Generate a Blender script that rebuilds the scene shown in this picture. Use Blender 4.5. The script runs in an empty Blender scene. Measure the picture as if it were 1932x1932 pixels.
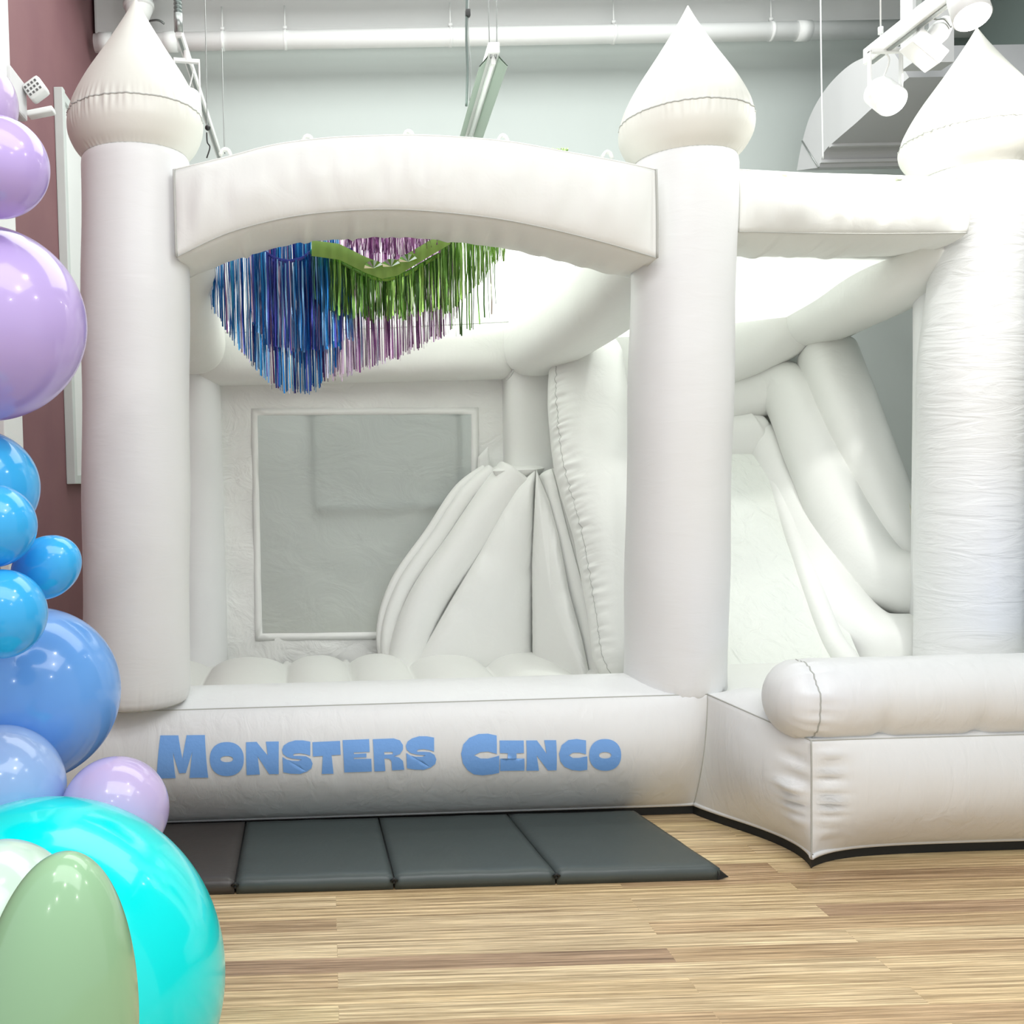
import bpy, bmesh, math, random
from mathutils import Vector, Matrix, noise
from mathutils.geometry import tessellate_polygon
random.seed(7)
S = bpy.context.scene
C = S.collection
PI = math.pi
# ------------------------------------------------------------------ camera
F = 1800.0; CX = 640.0; CY = 966.0; CAMZ = 1.55
PITCH = math.radians(2.0); ROLL = math.radians(1.35); YAW = math.radians(-0.75)
cam_d = bpy.data.cameras.new('camera'); cam = bpy.data.objects.new('camera', cam_d); C.objects.link(cam)
cam_d.sensor_width = 36; cam_d.lens = 36*F/1932; cam_d.shift_x = (966-CX)/1932; cam_d.shift_y = (CY-966)/1932
cam_d.clip_start = 0.05
RM = Matrix.Rotation(YAW, 3, 'Z') @ Matrix.Rotation(PI/2-PITCH, 3, 'X') @ Matrix.Rotation(-ROLL, 3, 'Z')
M4 = RM.to_4x4(); M4.translation = Vector((0, 0, CAMZ)); cam.matrix_world = M4
S.camera = cam
def ray(px, py): return RM @ Vector(((px-CX)/F, -(py-CY)/F, -1.0))
def at(px, py, Y):                       # point of the place seen at a photo position, at distance Y into the room
    d = ray(px, py); return Vector((0, 0, CAMZ)) + d*(Y/d.y)
def atz(px, py, z):
    d = ray(px, py); return Vector((0, 0, CAMZ)) + d*((z-CAMZ)/d.z)
def YX(px, py, X): d = ray(px, py); return d.y*X/d.x      # distance at which a photo position meets the upright plane x = X
# ------------------------------------------------------------------ world, exposure, lights
S.view_settings.view_transform = 'Standard'; S.view_settings.look = 'None'
S.view_settings.exposure = 0.17; S.view_settings.gamma = 1.0; S.view_settings.use_curve_mapping = False
w = bpy.data.worlds.new('world'); S.world = w; w.use_nodes = True
w.node_tree.nodes['Background'].inputs[0].default_value = (0.95, 0.97, 1.0, 1)
w.node_tree.nodes['Background'].inputs[1].default_value = 0.62
def area(name, loc, tgt, size, power, col=(1, 1, 1), sy=None):
    l = bpy.data.lights.new(name, 'AREA'); l.energy = power; l.color = col
    l.shape = 'RECTANGLE'; l.size = size; l.size_y = sy or size
    o = bpy.data.objects.new(name, l); C.objects.link(o); o.location = loc
    o.rotation_euler = (Vector(tgt)-Vector(loc)).to_track_quat('-Z', 'Y').to_euler(); return o
def point(name, loc, power, r=0.05, col=(1, 1, 1)):
    l = bpy.data.lights.new(name, 'POINT'); l.energy = power; l.color = col; l.shadow_soft_size = r
    o = bpy.data.objects.new(name, l); C.objects.link(o); o.location = loc; return o
def spot(name, loc, tgt, power, ang=50, r=0.05, col=(1, 1, 1), blend=0.5):
    l = bpy.data.lights.new(name, 'SPOT'); l.energy = power; l.color = col; l.shadow_soft_size = r
    l.spot_size = math.radians(ang); l.spot_blend = blend
    o = bpy.data.objects.new(name, l); C.objects.link(o); o.location = loc
    o.rotation_euler = (Vector(tgt)-Vector(loc)).to_track_quat('-Z', 'Y').to_euler(); return o
area('ceiling_light_front', (0.8, 0.6, 4.6), (0.8, 1.8, 0), 4.5, 100, (0.98, 0.99, 1.0), 2.2)
area('ceiling_light_over', (1.2, 5.3, 5.1), (1.2, 5.3, 0), 5.0, 150, (0.98, 1, 0.98), 3.0)
spot('fill_spot_over_roof', (0.45, 5.35, 4.5), (0.45, 5.3, 0), 400, 66, 0.15, (0.94, 1.0, 0.93), 0.4)  # added unseen lamp; brightens the castle inside through the roof cloth
spot('fill_spot_over_slide', (2.3, 5.5, 4.5), (2.3, 5.4, 0), 110, 60, 0.15, (0.94, 1.0, 0.93), 0.4)  # added unseen lamp; brightens the slide lane from above
for i, (x, y, z) in enumerate([(-1.2, 0.6, 3.6), (0.3, -0.4, 3.7), (1.4, 0.9, 3.7), (2.3, -0.8, 3.6), (0.9, 1.9, 3.8), (3.0, 1.4, 3.7), (-0.4, -1.6, 3.7), (-1.4, -2.2, 3.6)]):
    point('ceiling_spot', (x, y, z), 19, 0.04, (1, 0.98, 0.95))
spot('track_spot_light', (2.9, 3.4, 3.55), (3.0, 4.6, 2.6), 75, 75, 0.05, (1, 0.99, 0.96))
spot('track_spot_light_mid', (2.55, 3.9, 3.4), (1.6, 4.9, 2.0), 32, 85, 0.05, (1, 1, 0.97))
spot('floor_wash_light', (3.6, 2.6, 0.9), (2.9, 4.6, 1.0), 14, 45, 0.1, (0.35, 0.5, 1.0), 1.0)
spot('floor_wash_light_left', (2.2, 2.4, 0.8), (1.6, 4.2, 0.9), 4, 35, 0.1, (0.4, 0.5, 1.0), 1.0)
# ------------------------------------------------------------------ materials
def mat(name, col, rough=0.5, metal=0.0, **k):
    m = bpy.data.materials.new(name); m.use_nodes = True
    b = m.node_tree.nodes['Principled BSDF']
    b.inputs['Base Color'].default_value = (*col, 1); b.inputs['Roughness'].default_value = rough
    b.inputs['Metallic'].default_value = metal
    for kk, v in k.items(): b.inputs[kk].default_value = v
    return m
def nd(m, t): return m.node_tree.nodes.new(t)
def lk(m, a, b): m.node_tree.links.new(a, b)
def bump(m, scl, strength, dist=0.01, nscale=1.0, detail=4, distort=0.0):
    tc = nd(m, 'ShaderNodeTexCoord'); mp = nd(m, 'ShaderNodeMapping'); mp.inputs['Scale'].default_value = scl
    n = nd(m, 'ShaderNodeTexNoise'); n.inputs['Scale'].default_value = nscale; n.inputs['Detail'].default_value = detail
    n.inputs['Distortion'].default_value = distort
    lk(m, tc.outputs['Object'], mp.inputs['Vector']); lk(m, mp.outputs['Vector'], n.inputs['Vector'])
    bp = nd(m, 'ShaderNodeBump'); bp.inputs['Strength'].default_value = strength; bp.inputs['Distance'].default_value = dist
    lk(m, n.outputs['Fac'], bp.inputs['Height'])
    b = m.node_tree.nodes['Principled BSDF']
    prev = b.inputs['Normal'].links[0].from_socket if b.inputs['Normal'].links else None
    if prev: lk(m, prev, bp.inputs['Normal'])
    lk(m, bp.outputs['Normal'], b.inputs['Normal']); return m
def noisecol(m, c1, c2, scl, nscale=1.0, detail=3):
    tc = nd(m, 'ShaderNodeTexCoord'); mp = nd(m, 'ShaderNodeMapping'); mp.inputs['Scale'].default_value = scl
    n = nd(m, 'ShaderNodeTexNoise'); n.inputs['Scale'].default_value = nscale; n.inputs['Detail'].default_value = detail
    r = nd(m, 'ShaderNodeValToRGB'); r.color_ramp.elements[0].position = 0.35; r.color_ramp.elements[1].position = 0.65
    r.color_ramp.elements[0].color = (*c1, 1); r.color_ramp.elements[1].color = (*c2, 1)
    lk(m, tc.outputs['Object'], mp.inputs['Vector']); lk(m, mp.outputs['Vector'], n.inputs['Vector'])
    lk(m, n.outputs['Fac'], r.inputs['Fac']); lk(m, r.outputs['Color'], m.node_tree.nodes['Principled BSDF'].inputs['Base Color'])
    return m
WH = (0.83, 0.84, 0.84)
vinyl = bump(bump(mat('white vinyl', WH, 0.42), (6, 6, 22), 0.16, 0.010, 1.0, 5, 0.6), (1, 1, 1), 0.25, 0.02, 3.0, 2)
vinyl_v = bump(bump(mat('white vinyl upright creases', WH, 0.4), (16, 16, 3.5), 0.42, 0.012, 1.0, 4, 0.8), (1, 1, 1), 0.25, 0.02, 3.0, 2)
vinyl_s = bump(mat('white vinyl smooth', (0.82, 0.83, 0.80), 0.5), (7, 7, 7), 0.3, 0.015, 1.0, 4, 0.6)
sheet_m = bump(bump(mat('white nylon sheet', (0.84, 0.85, 0.82), 0.55), (4, 4, 6), 0.55, 0.03, 1.0, 5, 2.5), (3, 3, 3), 0.4, 0.03, 1.0, 2)
gloss = bump(bump(mat('clear glossy slide vinyl', (0.78, 0.81, 0.76), 0.12), (9, 7, 7), 0.8, 0.02, 1.0, 5, 1.8), (3, 3, 3), 0.4, 0.03, 1.0, 2)
vinyl_c = bump(mat('white vinyl cream lamp tint', (0.82, 0.82, 0.755), 0.45), (6, 6, 6), 0.2, 0.012, 1.0, 4, 0.6)  # cones and bulbs: cream cast of the lamps put into the colour
vinyl_r = bump(bump(mat('white creased vinyl', WH, 0.38), (3, 3, 15), 0.5, 0.02, 1.0, 5, 1.6), (1, 1, 1), 0.3, 0.02, 3.0, 2)
seam_m = mat('stitched seam', (0.50, 0.51, 0.48), 0.7)
# translucent roof cloth
roof_m = mat('roof cloth', (0.88, 0.88, 0.86), 0.6)
_b = roof_m.node_tree.nodes['Principled BSDF']; tr = nd(roof_m, 'ShaderNodeBsdfTranslucent'); tr.inputs[0].default_value = (0.70, 0.71, 0.69, 1)
mx = nd(roof_m, 'ShaderNodeMixShader'); mx.inputs[0].default_value = 0.7
lk(roof_m, _b.outputs[0], mx.inputs[1]); lk(roof_m, tr.outputs[0], mx.inputs[2]); lk(roof_m, mx.outputs[0], roof_m.node_tree.nodes['Material Output'].inputs[0])
net_m = bump(mat('grey window net', (0.60, 0.64, 0.61), 0.6), (3, 3, 4), 0.5, 0.04, 1.0, 5, 1.5)
_b = net_m.node_tree.nodes['Principled BSDF']; tr = nd(net_m, 'ShaderNodeBsdfTransparent')
mx = nd(net_m, 'ShaderNodeMixShader'); mx.inputs[0].default_value = 0.42
lk(net_m, _b.outputs[0], mx.inputs[1]); lk(net_m, tr.outputs[0], mx.inputs[2]); lk(net_m, mx.outputs[0], net_m.node_tree.nodes['Material Output'].inputs[0])
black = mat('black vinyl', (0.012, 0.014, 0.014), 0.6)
mat_m = bump(mat('dark grey mat vinyl', (0.072, 0.09, 0.087), 0.38), (10, 10, 10), 0.25, 0.01, 1.0, 4, 0.5)
mat_m2 = bump(mat('mat vinyl brown reflection', (0.07, 0.062, 0.057), 0.38), (10, 10, 10), 0.25, 0.01, 1.0, 4, 0.5)  # brown reflection on the leftmost panel, put into its base colour
print_m = bump(mat('blue print', (0.21, 0.45, 0.92), 0.4), (60, 60, 60), 0.3, 0.004, 1.0, 3)
wall_m = noisecol(mat('pale grey green paint', (0.60, 0.645, 0.625), 0.8), (0.55, 0.60, 0.58), (0.58, 0.63, 0.61), (1, 1, 1), 0.6)
maroon = noisecol(mat('maroon paint', (0.2, 0.09, 0.1), 0.7), (0.205, 0.092, 0.105), (0.23, 0.108, 0.118), (1, 1, 1), 2)
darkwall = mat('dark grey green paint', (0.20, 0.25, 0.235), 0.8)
paintw = mat('white paint', (0.87, 0.88, 0.87), 0.55)
duct_m = bump(mat('painted duct metal', (0.56, 0.56, 0.58), 0.45), (2, 2, 2), 0.1)
duct_side = mat('painted duct side', (0.62, 0.62, 0.63), 0.5)
metal_w = mat('white enamel', (0.85, 0.86, 0.85), 0.35)
metal_g = mat('grey metal', (0.35, 0.37, 0.36), 0.35, 0.7)
blackp = mat('black plastic', (0.02, 0.02, 0.02), 0.4)
slot_m = mat('dark slot', (0.12, 0.12, 0.12), 0.6)
def emis(name, col, s):
    m = mat(name, col, 0.5); b = m.node_tree.nodes['Principled BSDF']
    b.inputs['Emission Color'].default_value = (*col, 1); b.inputs['Emission Strength'].default_value = s; return m
lamp_m = emis('lit lamp', (1, 1, 0.96), 14)
tube_m = mat('unlit tube', (0.9, 0.93, 0.92), 0.3)
refl_m = mat('green tinted reflector', (0.42, 0.52, 0.44), 0.4)
# wood floor
fl = mat('bamboo strip floor', (0.5, 0.36, 0.2), 0.3)
def wood(m):
    b = m.node_tree.nodes['Principled BSDF']
    tc = nd(m, 'ShaderNodeTexCoord')
    br = nd(m, 'ShaderNodeTexBrick'); br.inputs['Scale'].default_value = 1.0
    br.inputs['Brick Width'].default_value = 1.7; br.inputs['Row Height'].default_value = 0.092
    br.inputs['Mortar Size'].default_value = 0.0006; br.inputs['Bias'].default_value = 0.0
    br.inputs['Color1'].default_value = (0, 0, 0, 1); br.inputs['Color2'].default_value = (1, 1, 1, 1); br.inputs['Mortar'].default_value = (0.4, 0.4, 0.4, 1)
    br.offset = 0.37; br.offset_frequency = 2
    lk(m, tc.outputs['Object'], br.inputs['Vector'])
    ramp = nd(m, 'ShaderNodeValToRGB'); e = ramp.color_ramp.elements
    e[0].position = 0.0; e[0].color = (0.43, 0.29, 0.19, 1); e[1].position = 1.0; e[1].color = (0.82, 0.67, 0.40, 1)
    x = e.new(0.25); x.color = (0.56, 0.40, 0.24, 1); x = e.new(0.5); x.color = (0.68, 0.52, 0.31, 1); x = e.new(0.8); x.color = (0.74, 0.59, 0.38, 1)
    lk(m, br.outputs['Color'], ramp.inputs['Fac'])
    def streak(scl, lo, hi, p0, p1):
        mp = nd(m, 'ShaderNodeMapping'); mp.inputs['Scale'].default_value = scl
        # shift the grain per plank
        vm = nd(m, 'ShaderNodeVectorMath'); vm.operation = 'MULTIPLY_ADD'; vm.inputs[1].default_value = (7.3, 3.1, 0)
        lk(m, br.outputs['Color'], vm.inputs[0]); lk(m, tc.outputs['Object'], vm.inputs[2]); lk(m, vm.outputs[0], mp.inputs['Vector'])
        n = nd(m, 'ShaderNodeTexNoise'); n.inputs['Scale'].default_value = 1; n.inputs['Detail'].default_value = 5; n.inputs['Roughness'].default_value = 0.65
        lk(m, mp.outputs[0], n.inputs['Vector'])
        r = nd(m, 'ShaderNodeValToRGB'); r.color_ramp.elements[0].position = p0; r.color_ramp.elements[1].position = p1
        r.color_ramp.elements[0].color = (*lo, 1); r.color_ramp.elements[1].color = (*hi, 1)
        lk(m, n.outputs['Fac'], r.inputs['Fac']); return r.outputs['Color']
    s1 = streak((1.3, 75, 1), (0.50, 0.45, 0.38), (1.4, 1.42, 1.42), 0.36, 0.64)
    s2 = streak((5, 190, 1), (0.72, 0.66, 0.58), (1.12, 1.12, 1.1), 0.38, 0.60)
    a = nd(m, 'ShaderNodeMix'); a.data_type = 'RGBA'; a.blend_type = 'MULTIPLY'; a.inputs[0].default_value = 1
    lk(m, ramp.outputs['Color'], a.inputs[6]); lk(m, s1, a.inputs[7])
    c = nd(m, 'ShaderNodeMix'); c.data_type = 'RGBA'; c.blend_type = 'MULTIPLY'; c.inputs[0].default_value = 0.9
    lk(m, a.outputs[2], c.inputs[6]); lk(m, s2, c.inputs[7]); lk(m, c.outputs[2], b.inputs['Base Color'])
wood(fl)
# ------------------------------------------------------------------ object helpers
def obj(name, bm, mats, parent=None, smooth=True, loc=None):
    me = bpy.data.meshes.new(name)
    bmesh.ops.recalc_face_normals(bm, faces=bm.faces)
    for f in bm.faces: f.smooth = smooth
    bm.to_mesh(me); bm.free()
    if not isinstance(mats, (list, tuple)): mats = [mats]
    for m in mats: me.materials.append(m)
    o = bpy.data.objects.new(name, me); C.objects.link(o)
    if parent is not None:
        o.parent = parent; o.matrix_parent_inverse = Matrix.Translation(-wloc(parent))
    return o
def wloc(o):
    v = Vector(o.location); p = o.parent
    if p is not None: return v if False else (v + Vector((0, 0, 0)) if o.type == 'MESH' else v + wloc(p))
    return v
def thing(name, label, cat, loc=(0, 0, 0), group=None):
    o = bpy.data.objects.new(name, None); C.objects.link(o); o.location = loc; o.empty_display_size = 0.1
    o['label'] = label; o['category'] = cat
    if group: o['group'] = group
    return o
def tag(o, label, cat, group=None, kind=None):
    o['label'] = label; o['category'] = cat
    if group: o['group'] = group
    if kind: o['kind'] = kind
    return o
def struct(name, bm, m, label=None, smooth=False):
    o = obj(name, bm, m, None, smooth); o['kind'] = 'structure'
    if label: o['label'] = label
    return o
def box(bm, a, b, mi=0, bev=0.0):
    x0, y0, z0 = a; x1, y1, z1 = b
    r = bmesh.ops.create_cube(bm, size=1.0)
    for v in r['verts']:
        v.co = Vector(((x0+x1)/2+v.co.x*(x1-x0), (y0+y1)/2+v.co.y*(y1-y0), (z0+z1)/2+v.co.z*(z1-z0)))
    fs = list({f for v in r['verts'] for f in v.link_faces})
    for f in fs: f.material_index = mi
    if bev > 0:
        es = list({e for v in r['verts'] for e in v.link_edges})
        bmesh.ops.bevel(bm, geom=es, offset=bev, segments=2, profile=0.6, affect='EDGES')
def grid_faces(bm, rows, closed=False, mi=0):
    for i in range(len(rows)-1):
        a, b = rows[i], rows[i+1]; n = len(a)
        for j in range(n if closed else n-1):
            k = (j+1) % n
            try:
                f = bm.faces.new((a[j], a[k], b[k], b[j])); f.material_index = mi
            except ValueError: pass
def cap(bm, ring, mi=0):
    try: f = bm.faces.new(ring); f.material_index = mi
    except ValueError: pass
def frames(pts):
    out = []; s = None
    for i, p in enumerate(pts):
        t = (pts[min(i+1, len(pts)-1)]-pts[max(i-1, 0)]).normalized()
        if s is None:
            up = Vector((0, 0, 1)) if abs(t.z) < 0.95 else Vector((0, 1, 0))
            s = t.cross(up).normalized()
        else: s = (s-t*s.dot(t)).normalized()
        out.append((t, s, s.cross(t).normalized()))
    return out
def resample(pts, n):
    pts = [Vector(p) for p in pts]
    # catmull-rom through pts
    out = []
    m = len(pts)-1
    for i in range(n):
        x = i/(n-1)*m; k = min(int(x), m-1); t = x-k
        p0 = pts[max(k-1, 0)]; p1 = pts[k]; p2 = pts[k+1]; p3 = pts[min(k+2, m)]
        out.append(0.5*((2*p1)+(p2-p0)*t+(2*p0-5*p1+4*p2-p3)*t*t+(3*p1-p0-3*p2+p3)*t*t*t))
    return out
def lerpl(vals, t):
    m = len(vals)-1; x = t*m; k = min(int(x), m-1); return vals[k]+(vals[k+1]-vals[k])*(x-k)
def tube(bm, pts, r, n=12, mi=0, capends=True):
    pts = [Vector(p) for p in pts]; fr = frames(pts); rows = []
    for i, (p, (t, s, u)) in enumerate(zip(pts, fr)):
        rr = lerpl(r, i/(len(pts)-1)) if isinstance(r, (list, tuple)) else r
        rows.append([bm.verts.new(p+s*math.cos(2*PI*j/n)*rr+u*math.sin(2*PI*j/n)*rr) for j in range(n)])
    grid_faces(bm, rows, True, mi)
    if capends: cap(bm, rows[0], mi); cap(bm, rows[-1], mi)
def nz(x, y=0.0, z=0.0): return noise.noise(Vector((x, y, z)))
def sausage(bm, pts, rs, ru, p=2.0, n=64, m=90, endr=0.12, gather=None, endg=0.0, seams=(), flat=0.35, seed=0.0):
    """inflated tube: superellipse section, rounded pinched ends, puckers along seams; gather = (angle, width, amp)"""
    P = resample(pts, m); fr = frames(P)
    L = [0.0]
    for i in range(1, m): L.append(L[-1]+(P[i]-P[i-1]).length)
    T = L[-1]; rows = []
    srows = {a: [] for a in seams}
    for i in range(m):
        t, s, u = fr[i]; d = min(L[i], T-L[i])
        e = 1.0
        if endr > 0 and d < endr:
            q = 1-d/endr; e = flat+(1-flat)*math.sqrt(max(0.0, 1-q*q))
        a_s = lerpl(rs, L[i]/T) if isinstance(rs, (list, tuple)) else rs
        a_u = lerpl(ru, L[i]/T) if isinstance(ru, (list, tuple)) else ru
        row = []
        for j in range(n):
            th = 2*PI*j/n; c, sn = math.cos(th), math.sin(th)
            x = math.copysign(abs(c)**(2/p), c); y = math.copysign(abs(sn)**(2/p), sn)
            k = e*(1+0.012*nz(L[i]*6+seed, th*1.2))
            if endg > 0 and d < 0.12: k += endg*nz(th*9+seed, d*3)*(1-d/0.12)
            if gather:
                da = (th-gather[0]+PI) % (2*PI)-PI
                k += gather[2]*(nz(L[i]*34+seed, da*1.5)-0.5*abs(nz(L[i]*60+seed)))*math.exp(-(da/gather[1])**2)
            row.append(bm.verts.new(P[i]+s*x*a_s*k+u*y*a_u*k))
            for a in seams:
                if j == int(round(a/(2*PI)*n)) % n: srows[a].append(row[-1].co.copy())
        rows.append(row)
    grid_faces(bm, rows, True); cap(bm, rows[0]); cap(bm, rows[-1])
    for a in seams: tube(bm, srows[a], 0.0028, 5, 1)
def pillow(bm, poly, nrm, df, db=0.03, na=96, nr=14, p=2.6, wr=0.004, seam=True, seed=0.0, centre=None):
    """puffy panel stretched over a polygon (3D points): front bulges df along nrm, back db"""
    poly = [Vector(q) for q in poly]; nrm = Vector(nrm).normalized()
    c = Vector(centre) if centre is not None else sum(poly, Vector())/len(poly)
    per = [0.0]
    for i in range(len(poly)): per.append(per[-1]+(poly[(i+1) % len(poly)]-poly[i]).length)
    B = []
    for k in range(na):
        x = k/na*per[-1]
        for i in range(len(poly)):
            if per[i] <= x <= per[i+1]+1e-9:
                t = (x-per[i])/(per[i+1]-per[i]); B.append(poly[i].lerp(poly[(i+1) % len(poly)], t)); break
    E = [(poly[i], poly[(i+1) % len(poly)]) for i in range(len(poly))]
    def dist(q):
        t = 0.0
        for a, b in E:
            ab = b-a; u = max(0.0, min(1.0, (q-a).dot(ab)/ab.length_squared)); dd = (q-a-ab*u).length
            t += 1/max(dd, 1e-4)**2
        return t**-0.5
    DC = dist(c)
    for sgn, d in ((1, df), (-1, db)):
        rows = []
        for r in range(nr, -1, -1):
            q = r/nr; q2 = q**0.7
            row = []
            for k, b in enumerate(B):
                h = d*(1-(1-min(1.0, dist(c.lerp(b, q2))/DC))**2)**0.62 if q2 < 1 else 0.0
                h += wr*(nz(k*0.9+seed, q*2)*q**3)*2 if 0.05 < q < 0.999 else 0
                row.append(bm.verts.new(c.lerp(b, q2)+nrm*h*sgn) if (r > 0) else None)
            if r == 0:
                v = bm.verts.new(c+nrm*d*sgn)
                last = rows[-1]
                for k in range(na): bm.faces.new((last[k], last[(k+1) % na], v))
            else: rows.append(row)
        grid_faces(bm, rows, True)
    if seam: tube(bm, B+[B[0]], 0.003, 5, 1)
# ================================================================== ROOM
YB = 7.6; XL = at(187, 60, 7.6).x; XR = 4.95; ZC = 5.3
bm = bmesh.new(); box(bm, (XL-0.1, -3.5, -0.06), (XR+0.1, YB+0.1, 0)); o = struct('floor', bm, fl, 'light tan bamboo strip floor with mixed brown planks')
bm = bmesh.new(); box(bm, (XL-0.1, YB, 0), (XR+0.1, YB+0.1, ZC)); struct('wall_back', bm, wall_m, 'pale grey green back wall')
bm = bmesh.new(); box(bm, (XL-0.1, 1.2, 0), (XL, YB, ZC)); struct('wall_left', bm, maroon, 'maroon painted side wall')
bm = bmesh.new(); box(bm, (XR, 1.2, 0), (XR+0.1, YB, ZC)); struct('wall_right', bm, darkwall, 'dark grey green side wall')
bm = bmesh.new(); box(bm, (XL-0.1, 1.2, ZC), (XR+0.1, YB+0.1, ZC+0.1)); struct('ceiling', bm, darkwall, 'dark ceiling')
# roof beam above the pipe
p = at(1000, 50, YB-0.25)
bm = bmesh.new(); box(bm, (XL+0.02, YB-0.25, p.z), (XR-0.01, YB-0.002, p.z+0.8), 0, 0.02); struct('trim_1', bm, paintw, 'white roof beam along the top of the back wall')
bm = bmesh.new()
yt = YX(8, 300, XL); box(bm, (XL+0.001, yt-0.3, 0.0), (XL+0.05, yt, ZC-0.01), 0, 0.006); struct('trim_2', bm, paintw, 'white upright casing on the maroon wall')
# ------------------------------------------------------------------ ceiling pipe
pl = at(152, 77, YB-0.38); pr = at(1700, 60, YB-0.38); zp = (pl.z+pr.z)/2
bm = bmesh.new(); yy = YB-0.38
P0 = Vector((XL+0.05, yy, zp)); 
tube(bm, [P0, Vector((XR-0.02, yy, zp))], 0.066, 32)
pipe = obj('ceiling_pipe', bm, paintw); tag(pipe, 'long white pipe running level along the top of the back wall', 'pipe')
bm = bmesh.new()
def coupling(px):
    b = bmesh.new(); x = at(px, 70, yy).x
    tube(b, [(x-0.05, yy, zp), (x+0.05, yy, zp)], 0.073, 32); c = obj('pipe_coupling', b, paintw, pipe)
for px in (200, 322, 1515): coupling(px)
for px in (420, 538, 850, 1158, 1455):
    b = bmesh.new(); x = at(px, 70, yy).x
    tube(b, [(x-0.012, yy, zp), (x+0.012, yy, zp)], 0.071, 24); tube(b, [(x, yy, zp+0.065), (x, yy, zp+0.25)], 0.006, 8)
    tube(b, [(x-0.015, yy, zp+0.09), (x+0.015, yy, zp+0.09)], 0.014, 8)
    obj('pipe_hanger', b, paintw, pipe)
bm.free()
# white riser pipe stub behind left cone
bm = bmesh.new(); q = at(262, 20, YB-0.55); tube(bm, [q+Vector((0, 0, 0.5)), q, q+Vector((-0.01, 0, -0.10))], [0.11, 0.10, 0.06], 24)
tube(bm, [q+Vector((0, 0, 0.02)), q+Vector((0, 0, 0.05))], 0.112, 24)
tag(obj('pipe_elbow', bm, paintw), 'white pipe fitting just behind the left cone tip', 'pipe')
bm = bmesh.new(); tube(bm, resample([at(280, 40, 7.3), at(298, 38, 7.25), at(310, 45, 7.25)], 8), 0.008, 8)
tag(obj('wire_end', bm, metal_g), 'short bent dark wire above the pipe by the left cone', 'wire')
# ------------------------------------------------------------------ duct
Xs = 3.6
def dz(px, py):
    Y = YX(px, py, Xs); q = at(px, py, Y); return Vector((Xs, q.y, q.z))
out_c = resample([dz(1503, 322), dz(1513, 270), dz(1530, 215), dz(1560, 165), dz(1600, 125), dz(1640, 104), dz(1680, 88)], 40)
out_c = [Vector((Xs, v.y, v.z)) for v in out_c]
in_c = resample([dz(1545, 316), dz(1556, 285), dz(1580, 262), dz(1615, 232), dz(1650, 200), dz(1680, 176), dz(1715, 146)], 40)
in_c = [Vector((Xs, v.y, v.z)) for v in in_c]
duct = thing('air_duct', 'large curved grey air duct high behind the right cone tower', 'duct', (Xs, 6.5, 3.8))
bm = bmesh.new()
rows = [[bm.verts.new(a), bm.verts.new(b)] for a, b in zip(out_c, in_c)]; grid_faces(bm, rows, False, 1)
W = Vector((0.95, 0, 0))
r2 = [[bm.verts.new(a+W), bm.verts.new(b+W)] for a, b in zip(out_c, in_c)]; grid_faces(bm, r2, False, 1)
grid_faces(bm, [[a[1] for a in rows], [a[1] for a in r2]], False, 0); grid_faces(bm, [[a[0] for a in rows], [a[0] for a in r2]], False, 0)
cap(bm, [rows[0][0], rows[0][1], r2[0][1], r2[0][0]]); cap(bm, [rows[-1][0], rows[-1][1], r2[-1][1], r2[-1][0]])
obj('duct_body', bm, [duct_m, duct_side], duct, False)
for k in (3, 10):
    bm = bmesh.new(); a = in_c[k]; box(bm, (Xs-0.004, a.y-0.015, a.z-0.018), (Xs+0.95, a.y+0.015, a.z+0.004)); obj('duct_seam', bm, duct_side, duct, False)
bm = bmesh.new(); tube(bm, [out_c[7]+Vector((-0.003, 0, 0)), in_c[0]+Vector((-0.003, 0, 0))], 0.006, 6); obj('duct_crease', bm, metal_g, duct)
v0 = at(1735, 152, 6.0)+Vector((0.22, 0, -0.02))
vent = thing('ceiling_vent', 'white louvred air vent under the duct beside the right cone', 'vent', v0)
for k in range(4):
    bm = bmesh.new(); box(bm, (v0.x-0.25, v0.y+k*0.09-0.05, v0.z-0.03), (v0.x+0.35, v0.y+k*0.09-0.01, v0.z-0.015)); obj('louvre', bm, metal_w, vent, False)
bm = bmesh.new(); box(bm, (v0.x-0.27, v0.y-0.08, v0.z-0.012), (v0.x+0.37, v0.y+0.34, v0.z)); obj('vent_plate', bm, duct_m, vent, False)
# ------------------------------------------------------------------ framed boards
y0 = YX(103, 176, XL); y1 = YX(180, 400, XL)
zt = at(103, 176, y0).z; zb = at(122, 905, y0).z
bd = thing('whiteboard', 'tall white framed board on the maroon wall behind left tower', 'board', (XL, y0, zb))
bm = bmesh.new(); box(bm, (XL+0.002, y0, zb), (XL+0.03, y1, zt), 0); obj('board_face', bm, metal_w, bd, False)
bm = bmesh.new()
box(bm, (XL+0.001, y0-0.03, zb-0.03), (XL+0.06, y0+0.03, zt+0.03), 0, 0.006); box(bm, (XL+0.001, y0, zb-0.03), (XL+0.05, y1, zb+0.03), 0, 0.006); box(bm, (XL+0.001, y0, zt-0.03), (XL+0.05, y1, zt+0.03), 0, 0.006)
obj('board_frame', bm, mat('silver frame', (0.62, 0.66, 0.64), 0.35), bd, False)
a = at(592, 760, YB-0.03); b = at(866, 948, YB-0.03)
wb = thing('wall_board', 'grey board on back wall, seen through the castle\'s net window', 'board', (a.x, YB, b.z))
bm = bmesh.new(); box(bm, (a.x, YB-0.025, b.z), (b.x, YB-0.001, a.z+0.5)); obj('board_face', bm, mat('grey board', (0.42, 0.46, 0.44), 0.6), wb, False)
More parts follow.
